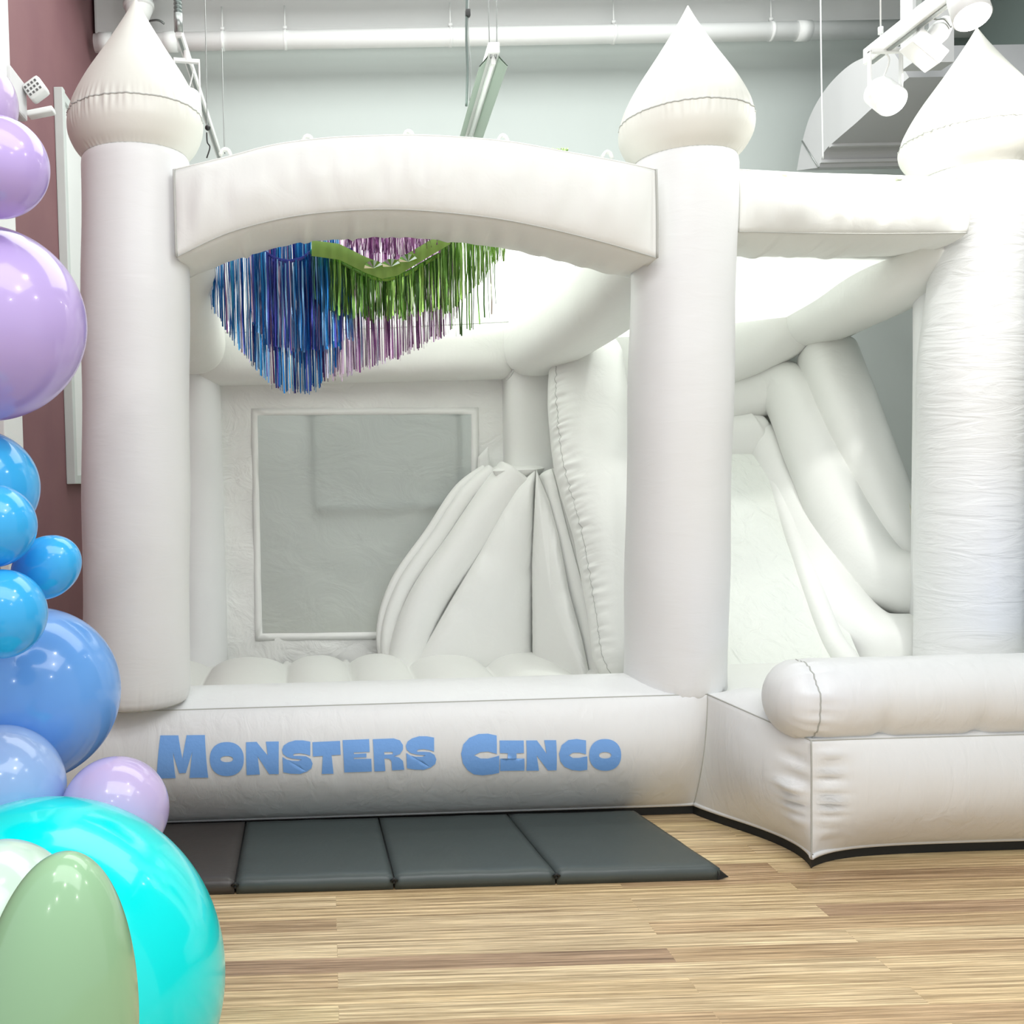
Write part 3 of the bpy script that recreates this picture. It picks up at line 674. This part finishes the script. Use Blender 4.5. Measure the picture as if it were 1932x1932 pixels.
bm = bmesh.new(); pillow(bm, [at(960, 620, 6.2), at(1560, 600, 6.2), at(1600, 760, 6.2), at(1640, 900, 6.2), at(1640, 1270, 6.2), at(960, 1270, 6.2)], (0, -1, 0), 0.04, 0.03, 80, 8); obj('slide_back_panel', bm, VS, castle)
# -------- slide
bm = bmesh.new(); rows = []
for i in range(50):
    v = i/49
    # slope profile: landing to top
    y = 4.55+(6.0-4.55)*v; z = 0.50+ (0.02 if v < 0.06 else 0)+ (1.72-0.52)*max(0, (v-0.06)/0.94)**1.12
    row = []
    for j in range(40):
        u = j/39; xl = 0.95; xrr = at(1596, 1262, 4.75).x+(at(1452, 862, 6.0).x-at(1596, 1262, 4.75).x)*v
        x = (1.66+0.06*v)*(1-u)+(xrr+0.05)*u
        row.append(bm.verts.new((x, y, z+0.025*math.sin(PI*u)+0.008*nz(u*7, v*9))))
    rows.append(row)
grid_faces(bm, rows); obj('slide_bed', bm, gloss, castle)
def sl(name, pts, r, ru=None, **k):
    bm = bmesh.new(); sausage(bm, pts, r, ru or r, k.get('p', 2.2), 48, 110, k.get('endr', 0.1), k.get('g'), 0, k.get('seams', (math.radians(185),)), 0.5, k.get('seed', 0)); return obj(name, bm, VS, castle)
sl('slide_edge_tube', [at(1442, 865, 6.0), at(1485, 985, 5.55), at(1530, 1110, 5.15), at(1570, 1210, 4.85), at(1612, 1262, 4.65)], 0.055, 0.07, seed=1)
sl('slide_wall_tube', [at(1360, 842, 6.14), at(1432, 832, 6.04), at(1478, 915, 5.82), at(1525, 1035, 5.45), at(1578, 1150, 5.15), at(1645, 1215, 4.98), at(1740, 1228, 4.93), at(1840, 1230, 4.93)], [0.13, 0.13, 0.13, 0.14, 0.16, 0.18, 0.19, 0.19], seed=2)
sl('slide_wall_tube', [at(1370, 752, 6.18), at(1478, 732, 6.02), at(1540, 858, 5.68), at(1592, 985, 5.38), at(1655, 1080, 5.18), at(1740, 1106, 5.06), at(1840, 1110, 5.0)], [0.16, 0.17, 0.17, 0.17, 0.175, 0.175, 0.175], seed=3)
sl('slide_wall_tube', [at(1556, 655, 5.9), at(1600, 785, 5.65), at(1645, 900, 5.45), at(1695, 1005, 5.28), at(1755, 1065, 5.2)], [0.16, 0.17, 0.165, 0.15, 0.15], seed=4, p=2.6, endr=0.05)
# piping along the outside edge of the upper wall
bm = bmesh.new(); tube(bm, resample([at(1596, 640, 5.85), at(1640, 745, 5.6), at(1680, 850, 5.4), at(1724, 985, 5.15)], 20), 0.012, 8); obj('wall_piping', bm, mat('cream piping', (0.72, 0.72, 0.62), 0.6), castle)
bm = bmesh.new(); tube(bm, resample([at(1596, 636, 5.85), at(1660, 603, 5.5), at(1735, 566, 5.1)], 12), 0.010, 8); obj('wall_piping', bm, vinyl_s, castle)
# overhead beam on the slide's right
sl('slide_roof_beam', [at(1520, 600, 5.95), at(1600, 560, 5.5), at(1690, 510, 5.0), at(1790, 430, 4.75)], [0.20, 0.2, 0.2, 0.19], p=2.6, seed=7, endr=0.05)
sl('slide_roof_beam', [at(1240, 715, 6.1), at(1400, 655, 6.05), at(1508, 600, 5.97)], 0.20, p=2.6, seed=8, endr=0.05)
sl('slide_back_beam', [at(1240, 850, 6.1), at(1400, 830, 6.08), at(1450, 812, 6.05)], 0.17, p=2.4, seed=9)
sl('slide_back_beam', [at(1240, 768, 6.16), at(1400, 745, 6.12), at(1490, 730, 6.05)], 0.17, p=2.4, seed=10)
# ================================================================== TINSEL CURTAINS
def tin(c, r=0.25): return mat('tinsel', c, r, 0.75)
T_blue = [tin((0.02, 0.20, 0.52)), tin((0.05, 0.34, 0.62)), tin((0.06, 0.07, 0.36)), tin((0.25, 0.5, 0.8)), tin((0.75, 0.72, 0.9), 0.15)]
T_purp = [tin((0.30, 0.10, 0.28)), tin((0.8, 0.6, 0.78), 0.15), tin((0.16, 0.05, 0.16)), tin((0.6, 0.35, 0.6)), tin((0.9, 0.82, 0.9), 0.15)]
T_green = [tin((0.16, 0.34, 0.07)), tin((0.30, 0.52, 0.12)), tin((0.08, 0.17, 0.05)), tin((0.35, 0.55, 0.18)), tin((0.7, 0.75, 0.6), 0.15)]
T_teal = [tin((0.02, 0.22, 0.2)), tin((0.04, 0.15, 0.3)), tin((0.1, 0.3, 0.15)), tin((0.03, 0.1, 0.15))]
def interp(tab, x):
    for i in range(len(tab)-1):
        if tab[i][0] <= x <= tab[i+1][0]:
            t = (x-tab[i][0])/(tab[i+1][0]-tab[i][0]); return tab[i][1]+(tab[i+1][1]-tab[i][1])*t
    return tab[0][1] if x < tab[0][0] else tab[-1][1]
def curtain(label, top, bot, Y, step, mats, wts, group, jit=8, hdr=0.02, hmat=None, layers=2, kind='tinsel_curtain', wpx=(1.3, 3.6)):
    x0, x1 = top[0][0], top[-1][0]
    o0 = at((x0+x1)/2, top[0][1], Y)
    t = thing(kind, label, 'tinsel curtain', o0, group)
    bm = bmesh.new(); H = [at(x0+(x1-x0)*i/40, interp(top, x0+(x1-x0)*i/40), Y) for i in range(41)]
    rows = [[bm.verts.new(p+Vector((0, dy, dz_))) for p in H] for dy, dz_ in ((-0.003, 0.004), (-0.003-0.2*hdr, -hdr), (0.003, -hdr), (0.003, 0.004), (-0.003, 0.004))]
    grid_faces(bm, rows); obj('header_band', bm, hmat or mats[0], t)
    bm = bmesh.new()
    for L in range(layers):
        x = x0+random.random()*step
        while x < x1:
            yt = interp(top, x)+1; yb = interp(bot, x)+random.uniform(-jit, jit*0.6)-L*jit*1.2*random.random()
            if random.random() < 0.08: yb += random.uniform(0, 16)
            if yb > yt+4:
                YY = Y+random.uniform(-0.02, 0.02)+L*0.03; p = at(x, yt, YY); zb = at(x, yb, YY).z; wd = random.uniform(*wpx)/F*Y
                mi = random.choices(range(len(mats)), wts)[0]; ang = random.uniform(-1.0, 1.0); prev = None; sw = random.uniform(-0.006, 0.006); n = 6
                tw = random.uniform(-1.6, 1.6); ph = random.uniform(0, 6)
                for i in range(n+1):
                    u = i/n; a = ang+tw*u; c = Vector((p.x+sw*u*u+0.0015*math.sin(ph+9*u), p.y+0.004*math.sin(ph+5*u), p.z+(zb-p.z)*u))
                    d = Vector((math.cos(a), math.sin(a), 0))*wd/2; cur = (bm.verts.new(c-d), bm.verts.new(c+d))
                    if prev: f = bm.faces.new((prev[0], prev[1], cur[1], cur[0])); f.material_index = mi
                    prev = cur
            x += step*random.uniform(0.5, 1.5)
    s = obj('fringe', bm, mats, t); s['kind'] = 'stuff'
    return t
G = 'tinsel fringe curtains under the castle roof'
curtain('pink and purple tinsel fringe hanging lowest at centre right', [(488,452),(600,425),(700,418),(835,430),(862,446)], [(488,600),(560,690),(620,716),(660,704),(720,682),(780,660),(835,632),(862,600)], 4.85, 2.6, T_purp, (2,3,3,1.6,3), G)
curtain('long blue tinsel fringe hanging at the far left', [(396,470),(450,455),(500,440),(640,440)], [(396,580),(412,610),(440,650),(470,690),(495,716),(520,738),(560,742),(598,728),(625,700),(640,660)], 4.74, 2.4, T_blue+[T_purp[0]], (4,3,2,2,2.6,1), G)
curtain('blue violet tinsel fringe with scalloped top edge', [(470,462),(500,474),(520,487),(545,492),(570,486),(590,470),(665,470)], [(470,600),(500,660),(560,665),(600,660),(665,640)], 4.66, 2.6, [T_blue[0], T_blue[2], T_blue[3], T_purp[1]], (3,3,2,1), G, hdr=0.012, hmat=T_blue[2])
curtain('short pink fringe peeking out just below the arch', [(650,430),(830,430)], [(650,463),(700,478),(760,482),(830,462)], 4.56, 2.4, T_purp, (3,2,2,2,1), G, jit=3)
curtain('teal green tinsel fringe left of the green swag', [(585,472),(625,470),(665,500)], [(585,560),(605,585),(640,592),(665,596)], 4.66, 2.4, T_teal, (3,2,2,2), G)
curtain('olive green tinsel fringe along the dipping green swag', [(620,478),(660,500),(700,520),(730,524),(770,512),(810,488),(845,468)], [(620,590),(660,598),(720,604),(770,600),(810,590),(845,575)], 4.62, 2.2, T_green[:3]+[T_green[4]], (3,1.6,3,0.6), G)
curtain('bright green tinsel fringe with long strands at the right', [(830,440),(900,440),(962,448)], [(830,600),(850,588),(880,556),(910,530),(935,500),(962,468)], 4.6, 2.5, T_green, (2,4,1.2,3,1.6), G, jit=7)
# sparse long strands
curtain('thin green tinsel strands hanging loose at the right end', [(845,446),(936,446)], [(845,628),(875,632),(900,620),(920,600),(936,560)], 4.66, 6, [T_green[0], T_green[2], T_green[4]], (2,2,1), G, jit=14, layers=1, wpx=(2.0, 3.2))
# green swag band
bm = bmesh.new(); tp = [(588,455),(640,462),(690,487),(720,498),(750,492),(800,462),(850,432)]; rows = []
for k, (dy, dp) in enumerate(((0, -2), (-0.006, 8), (0.0, 18), (0.008, 28))):
    rows.append([bm.verts.new(at(588+262*i/60, interp(tp, 588+262*i/60)+dp, 4.55+dy+0.006*math.sin(i*1.3))) for i in range(61)])
grid_faces(bm, rows)
tag(obj('fabric_swag', bm, mat('green sheer cloth', (0.27, 0.45, 0.10), 0.6)), 'dipping band of bright green cloth above the green fringe', 'swag')
fan = thing('foil_bunting', 'green and silver foil fan bunting on the green swag', 'bunting', at(740, 480, 4.53))
for i, (px, py) in enumerate(((705, 500), (738, 497), (770, 488))):
    bm = bmesh.new(); c = at(px, py+6, 4.525)
    for k in range(8):
        a0 = PI*k/8; a1 = PI*(k+1)/8; r = 0.045
        f = bm.faces.new((bm.verts.new(c), bm.verts.new(c+Vector((r*math.cos(a0), -0.008*(k % 2), r*math.sin(a0)*0.8))), bm.verts.new(c+Vector((r*math.cos(a1), -0.008*((k+1) % 2), r*math.sin(a1)*0.8))))); f.material_index = k % 2
    obj('foil_fan', bm, [T_green[0], tin((0.8, 0.9, 0.85), 0.1)], fan, False)
# tinsel sprig on top of the arch
bm = bmesh.new()
for i in range(16):
    a = at(1036+i*2.4+random.uniform(-1, 1), 280+random.uniform(-1, 3), 4.04); b = a+Vector((random.uniform(-0.012, 0.014), -0.02, random.uniform(-0.04, -0.015)))
    tube(bm, [a+Vector((0, 0.02, 0.0)), a, b], 0.0025, 5)
tag(obj('tinsel_sprig', bm, T_green[3]), 'small green tinsel sprig lying on top of the white arch', 'tinsel')
# ================================================================== LIGHT FIXTURES
def rail(name, a, b, label, w=0.035, h=0.05):
    t = thing(name, label, 'track rail', a)
    bm = bmesh.new(); box(bm, (a.x-w/2, min(a.y, b.y), a.z-h/2), (a.x+w/2, max(a.y, b.y), a.z+h/2), 0, 0.004); obj('rail', bm, metal_w, t, False)
    bm = bmesh.new(); box(bm, (a.x-w*0.2, min(a.y, b.y)+0.02, a.z-h/2-0.006), (a.x+w*0.2, max(a.y, b.y)-0.02, a.z-h/2+0.004)); obj('rail_slot', bm, metal_g, t, False)
    return t
ra = at(1638, 108, 4.45); ra2 = Vector((ra.x, 2.7, ra.z)); tr1 = rail('track_rail', ra, ra2, 'white track rail running toward the viewer at upper right', 0.05, 0.07)
bm = bmesh.new(); tube(bm, [ra+Vector((0, -0.1, 0.03)), ra+Vector((0, -0.1, 0.9))], 0.004, 6); q = ra+Vector((0, -0.1, 0.06)); tube(bm, [q, q+Vector((0, 0, 0.03))], 0.012, 8); obj('hanging_wire', bm, metal_w, tr1)
bm = bmesh.new(); q = at(1738, 20, 4.2); box(bm, (q.x-0.01, q.y-0.02, ra.z), (q.x+0.02, q.y+0.02, ZC)); obj('drop_strut', bm, metal_g, tr1, False)
def yoke_light(name, label, c, wx, hz, rz, lit=True, ang=0.0, r=0.062, tilt=35, ln=0.13):
    """yoke frame around a cylinder head; c = centre of the top bar"""
    t = thing(name, label, 'spotlight', c); R = Matrix.Rotation(rz, 4, 'Z')
    bm = bmesh.new(); d = 0.012
    box(bm, (-wx/2, -d, -d*0.8), (wx/2, d, d*0.8), 0, 0.003); box(bm, (-wx/2, -d, -hz), (-wx/2+0.008, d, 0), 0, 0.002); box(bm, (wx/2-0.008, -d, -hz), (wx/2, d, 0), 0, 0.002)
    tube(bm, [(0, 0, 0.0), (0, 0, 0.05)], 0.014, 12)
    bmesh.ops.transform(bm, matrix=Matrix.Translation(c) @ R, verts=bm.verts); obj('yoke', bm, metal_w, t, False)
    hc = c+Vector((0, 0, -hz)); ax = (Matrix.Rotation(rz, 3, 'Z') @ Vector((0, -math.sin(math.radians(tilt)), -math.cos(math.radians(tilt)))))
    bm = bmesh.new(); tube(bm, [hc-ax*ln*0.62, hc-ax*ln*0.5, hc+ax*ln*0.5], [r*0.6, r, r], 36); h = obj('lamp_head', bm, metal_w, t)
    bm = bmesh.new(); tube(bm, [hc+ax*ln*0.5, hc+ax*(ln*0.5+0.004)], r*0.93, 36); g = obj('lens', bm, lamp_m if lit else metal_w, h)
    bm = bmesh.new(); tube(bm, resample([c+Vector((0, 0.01, 0)), c+Vector((0.03, 0.02, -0.04)), hc-ax*ln*0.6], 10), 0.004, 6); obj('cable', bm, blackp if not lit else metal_w, h)
    return t
yoke_light('track_spotlight', 'lit white spotlight in square yoke below the right rail', at(1670, 96, 4.3), 0.15, 0.20, 0.0, True, r=0.066, tilt=50)
yoke_light('track_spotlight', 'white spotlight in tilted yoke beside the left cone', at(352, 115, 5.0), 0.135, 0.235, math.radians(12), True, r=0.07, tilt=25)
# big can light top right
q = at(1831, 20, 3.75); t = thing('can_spotlight', 'lit round can spotlight directly above the right cone tip', 'spotlight', q)
ax = Vector((-0.10, -0.5, -1)).normalized()
bm = bmesh.new(); tube(bm, [q-ax*0.22, q-ax*0.09, q-ax*0.085, q+ax*0.035], [0.045, 0.05, 0.066, 0.067], 40); h = obj('lamp_head', bm, metal_w, t)
bm = bmesh.new(); tube(bm, [q+ax*0.035, q+ax*0.039], 0.062, 40); obj('lens', bm, lamp_m, h)
# square headed spotlight
q = at(1743, 96, 4.1); t = thing('barn_spotlight', 'unlit white spotlight with square hood pointing down left of right cone', 'spotlight', q)
R = Matrix.Rotation(math.radians(40), 4, 'Y')
bm = bmesh.new(); box(bm, (-0.075, -0.05, -0.035), (0.075, 0.05, 0.035), 0, 0.006); bmesh.ops.transform(bm, matrix=Matrix.Translation(q) @ R, verts=bm.verts); obj('hood', bm, metal_w, t, False)
bm = bmesh.new(); tube(bm, [(0, 0, 0.03), (0, 0, 0.10), (0, 0, 0.16)], [0.035, 0.045, 0.03], 24); bmesh.ops.transform(bm, matrix=Matrix.Translation(q) @ R, verts=bm.verts); obj('lamp_head', bm, metal_w, t)
bm = bmesh.new(); a = at(1738, 10, 4.1); box(bm, (a.x-0.014, a.y-0.01, q.z-0.0), (a.x+0.008, a.y+0.01, a.z), 0, 0.002); box(bm, (a.x-0.014, a.y-0.02, a.z-0.03), (a.x+0.06, a.y+0.02, a.z), 0, 0.004); obj('bracket', bm, metal_w, t, False)
bm = bmesh.new(); tube(bm, resample([at(1745, 25, 4.05), at(1765, 36, 4.05), at(1782, 36, 4.05), at(1795, 52, 4.05)], 14), 0.004, 6); obj('cable', bm, metal_g, t)
# white column drop behind (box chase)
bm = bmesh.new(); a = at(1722, 60, 5.6); b = at(1800, 60, 5.6); box(bm, (a.x, 5.6, at(1722, 118, 5.6).z), (b.x, 5.72, ZC)); o = obj('ceiling_bracket', bm, duct_side, None, False); tag(o, 'white upright panel behind the track lights at top right', 'bracket')
# left rail
ra = at(337, 60, 4.95); lr = rail('track_rail', ra, Vector((ra.x+0.12, 6.8, ra.z)), 'white track rail receding behind the left cone', 0.035, 0.045)
bm = bmesh.new(); tube(bm, [ra+Vector((0, 0, 0.0)), ra+Vector((0, 0, 0.09))], 0.022, 16); obj('end_coupler', bm, metal_g, lr)
bm = bmesh.new()
for i in range(20): tube(bm, [ra+Vector((0, 0, 0.09+i*0.02)), ra+Vector((0, 0, 0.10+i*0.02)), ra+Vector((0, 0, 0.11+i*0.02))], [0.018, 0.022, 0.018], 14, 0, False)
obj('flexible_conduit', bm, mat('dark conduit', (0.16, 0.19, 0.18), 0.4, 0.5), lr)
# fluorescent strip
a = at(932, 92, 5.0); L = 1.22
st = thing('strip_light', 'hanging fluorescent strip light above the middle of the arch', 'strip light', a)
dxs = at(884, 245, 5.0+L).x-a.x
def sk(bm, dx): 
    for v in bm.verts: v.co.x += dxs*(v.co.y-a.y)/L
bm = bmesh.new(); box(bm, (a.x-0.03, a.y, a.z-0.02), (a.x+0.03, a.y+L, a.z+0.035), 0, 0.004); sk(bm, 0); obj('housing', bm, metal_w, st, False)
for s in (-1, 1):
    bm = bmesh.new(); pr_ = [(s*0.028, -0.02), (s*0.035, -0.03), (s*0.075, -0.075), (s*0.072, -0.078), (s*0.03, -0.034)]
    rows = [[bm.verts.new((a.x+x, y, a.z+z)) for x, z in pr_+[pr_[0]]] for y in (a.y+0.03, a.y+L-0.02)]; grid_faces(bm, rows); sk(bm, 0); obj('reflector', bm, refl_m, st, False)
bm = bmesh.new(); tube(bm, [(a.x, a.y+0.05, a.z-0.045), (a.x, a.y+L-0.05, a.z-0.045)], 0.013, 16); sk(bm, 0); obj('fluorescent_tube', bm, tube_m, st)
for y in (a.y+0.03, a.y+L-0.06):
    bm = bmesh.new(); box(bm, (a.x-0.012, y, a.z-0.065), (a.x+0.012, y+0.03, a.z-0.01), 0, 0.003); sk(bm, 0); obj('lamp_holder', bm, metal_w, st, False)
for s, px in ((-1, 920), (1, 936)):
    bm = bmesh.new(); tube(bm, resample([Vector((a.x, a.y+0.02, a.z+0.03)), Vector((a.x+s*0.02, a.y+0.02, a.z+0.08)), Vector((a.x+s*0.022, a.y+0.02, ZC))], 14), 0.003, 6); obj('hanging_wire', bm, metal_g, st)
# cables
def cable(name, label, pts, Y, r, m, cat='cable'):
    bm = bmesh.new(); tube(bm, resample([at(x, y, Y) for x, y in pts], 24), r, 8); return tag(obj(name, bm, m), label, cat)
cb = cable('power_cable', 'thick dark power cable hanging left of the strip light', [(882, -60), (880, 60), (882, 130), (880, 200)], 5.6, 0.0075, mat('dark cable', (0.1, 0.13, 0.12), 0.5))
cable('power_cable', 'thin dark power cable just right of the thick one', [(884, -60), (884, 60), (888, 130), (886, 190)], 5.62, 0.003, metal_g)
bm = bmesh.new(); q = at(882, 25, 5.6); box(bm, (q.x-0.012, q.y-0.015, q.z-0.02), (q.x+0.016, q.y+0.015, q.z+0.02), 0, 0.004); obj('cable_plug', bm, blackp, cb)
cb = cable('suspension_wire', 'thin wire with a black ball beside the left cone', [(386, -40), (389, 120), (391, 240)], 5.4, 0.003, metal_g, 'wire')
bm = bmesh.new(); bmesh.ops.create_uvsphere(bm, u_segments=20, v_segments=12, radius=0.016); bmesh.ops.translate(bm, verts=bm.verts, vec=at(392, 241, 5.4)); o = obj('ball', bm, blackp, cb); o['label'] = 'black ball'
bm = bmesh.new(); tube(bm, resample([at(390, 250, 5.4), at(391, 268, 5.4), at(396, 278, 5.4), at(390, 298, 5.4)], 12), 0.004, 6); obj('loose_cord', bm, blackp, cb)
cable('suspension_wire', 'thin plain wire hanging right of the black ball wire', [(419, 90), (421, 180), (424, 290)], 6.8, 0.004, metal_g, 'wire')
cable('suspension_wire', 'pale thin wire hanging in front of the grey duct', [(1548, -20), (1550, 150), (1553, 300)], 6.6, 0.005, paintw, 'wire')
# ================================================================== MAT
mt = thing('folding_mat', 'dark grey folding floor mat lying in front of the castle', 'floor mat', (0.3, 3.6, 0))
fr_px = [1368, 1052, 741, 436, 120]; bk_px = [1206, 962, 716, 462, 200]; th_ = 0.055
def fz(px, z, Y): return at(px, 900, Y).x
for i in range(4):
    bm = bmesh.new(); g = 0.004
    xf1 = fz(fr_px[i]-14, 0, 3.53)-g; xf0 = fz(fr_px[i+1]-14, 0, 3.53)+g; xk1 = fz(bk_px[i]-16, 0, 4.17)-g; xk0 = fz(bk_px[i+1]-16, 0, 4.17)+g
    rows = []; n = 24
    for lay in range(2):
        R_ = []
        for a in range(n+1):
            v = a/n; row = []
            for b in range(n+1):
                u = b/n; x = (xf0+(xf1-xf0)*u)*(1-v)+(xk0+(xk1-xk0)*u)*v; y = 3.535+(4.17-3.535)*v
                ed = min(u, 1-u, v, 1-v); e = math.sqrt(max(0, 1-(1-min(1, ed/0.025))**2)) if ed < 0.025 else 1
                z = 0.002 if lay == 0 else 0.046+(th_-0.046)*e+0.0025*nz(u*5+i, v*5)
                y += 0 if lay == 0 else 0.003*nz(u*9+i*4, 1)*(1-v)
                row.append(bm.verts.new((x, y, z)))
            R_.append(row)
        grid_faces(bm, R_); rows.append(R_)
    A, B = rows
    def rim(R_): return R_[0][:]+[r[-1] for r in R_[1:]]+R_[-1][-2::-1]+[r[0] for r in R_[-2:0:-1]]
    grid_faces(bm, [rim(A), rim(B)], True)
    obj('mat_panel', bm, mat_m2 if i == 3 else mat_m, mt)
    if i < 3:
        bm = bmesh.new(); xf = fz(fr_px[i+1]-14, 0, 3.53); xk = fz(bk_px[i+1]-16, 0, 4.17)
        tube(bm, [(xf, 3.528, 0.030), (xf*0.5+xk*0.5, 3.85, 0.034), (xk, 4.17, 0.030)], 0.007, 6); tube(bm, [(xf-0.012, 3.53, 0.036), (xf, 3.525, 0.046), (xf+0.012, 3.53, 0.036)], 0.005, 6); obj('hinge_seam', bm, black, mt)
bm = bmesh.new(); q = Vector((fz(1347, 0, 3.53), 3.535, 0.01))
vs = [bm.verts.new(q+Vector(d)) for d in ((0, 0, 0.028), (0.045, 0.004, 0.0), (0, -0.002, -0.008), (0, 0.05, 0.004), (0.02, 0.03, 0.02))]
for f in ((0, 2, 1), (0, 1, 4), (4, 1, 3), (0, 4, 3), (2, 3, 1), (0, 3, 2)): bm.faces.new([vs[i] for i in f])
obj('corner_flap', bm, black, mt, False)
# ================================================================== BALLOONS
def balloon_mat(name, c, tr_=0.25):
    m = mat(name, c, 0.16); b = m.node_tree.nodes['Principled BSDF']
    b.inputs['Coat Weight'].default_value = 0.6; b.inputs['Coat Roughness'].default_value = 0.03
    t = nd(m, 'ShaderNodeBsdfTranslucent'); t.inputs[0].default_value = (*c, 1); mx = nd(m, 'ShaderNodeMixShader'); mx.inputs[0].default_value = tr_
    lk(m, b.outputs[0], mx.inputs[1]); lk(m, t.outputs[0], mx.inputs[2]); lk(m, mx.outputs[0], m.node_tree.nodes['Material Output'].inputs[0]); return m
BM = {'lav': balloon_mat('lavender latex', (0.66, 0.52, 0.92)), 'pink': balloon_mat('pink lavender latex', (0.72, 0.58, 0.88)),
      'blue': balloon_mat('sky blue latex', (0.06, 0.55, 1.0)), 'peri': balloon_mat('periwinkle latex', (0.20, 0.50, 1.0)), 'ice': balloon_mat('pale periwinkle latex', (0.42, 0.60, 0.95)),
      'turq': balloon_mat('turquoise latex', (0.0, 1.0, 1.0)), 'sage': balloon_mat('sage latex', (0.42, 0.68, 0.42)), 'mint': balloon_mat('mint latex', (0.74, 0.93, 0.80))}
def balloon(px, py, rx, ry, Y, m, label, knot=(0, 0, -1), tilt=0.0):
    c = at(px, py, Y); k = math.sqrt(1+((px-CX)/F)**2)
    a = rx*Y/F/k; b = ry*Y/F; a *= 1.0; b *= 1.0; c.x += rx*Y/F*-0.03
    bm = bmesh.new(); kn = Vector(knot).normalized(); up = -kn
    sx_ = up.orthogonal().normalized(); sy_ = up.cross(sx_)
    rows = []; n = 96; mseg = 64
    for i in range(mseg+1):
        ph = PI*i/mseg; z = math.cos(ph); rr = math.sin(ph)*(1-0.05*max(0, -z)**2*math.sin(ph))
        if z < -0.97: rr = max(rr*0.7, 0.012)
        if i == mseg: rr = 0.03; 
        if i == 0: rr = 0.0005
        zz = z if i < mseg else -1.04
        rows.append([bm.verts.new(c+up*zz*b+(sx_*math.cos(2*PI*j/n)+sy_*math.sin(2*PI*j/n))*rr*a) for j in range(n)])
    grid_faces(bm, rows, True); cap(bm, rows[0]); cap(bm, rows[-1])
    o = obj('balloon', bm, BM[m]); tag(o, label, 'balloon', 'balloons of the garland at the left edge')
    bm = bmesh.new(); q = c-up*b*1.04; tube(bm, [q, q-up*0.012, q-up*0.018, q-up*0.035], [a*0.03, 0.009, 0.005, 0.013], 12); obj('knot', bm, BM[m], o)
    return o
balloon(-65, 200, 95, 98, 2.46, 'pink', 'pale lavender balloon at very top left corner of the garland', (-1, 0, -0.2))
balloon(-5, 316, 98, 99, 2.32, 'lav', 'lavender balloon, second from the top of the garland', (-1, 0.3, 0))
balloon(-27, 612, 193, 191, 2.5, 'lav', 'large lavender balloon beside the white board', (-1, 0.2, 0))
balloon(-42, 920, 117, 118, 2.55, 'blue', 'sky blue balloon directly under the large lavender one', (-1, 0.2, 0))
balloon(-14, 992, 84, 84, 2.26, 'blue', 'round sky blue balloon overlapping the one under the lavender', (-1, 0, 0))
balloon(89, 1071, 60, 71, 2.42, 'blue', 'smallest sky blue balloon sticking out to the right', (-0.8, 0.2, -0.5))
balloon(6, 1158, 89, 84, 2.22, 'blue', 'sky blue balloon resting on top of the big periwinkle one', (-1, 0, 0))
balloon(60, 1310, 172, 172, 2.75, 'peri', 'big periwinkle blue balloon near the left tower\'s foot', (-1, 0.2, -0.3))
balloon(0, 1492, 130, 127, 2.42, 'ice', 'pale periwinkle balloon partly behind the turquoise one', (-1, 0, -0.3))
balloon(220, 1528, 102, 103, 2.40, 'pink', 'pale lavender balloon near the floor next to the mat', (-1, 0.3, -0.3))
balloon(90, 1848, 352, 350, 2.08, 'turq', 'huge turquoise balloon at the bottom left corner', (-1, 0.3, 0))
balloon(2, 1784, 205, 145, 1.5, 'mint', 'pale mint balloon at bottom left edge behind the sage one', (-1, 0.3, -0.1))
balloon(106, 1994, 166, 397, 1.02, 'sage', 'long sage green balloon closest to the viewer', (-0.1, 0, -1))
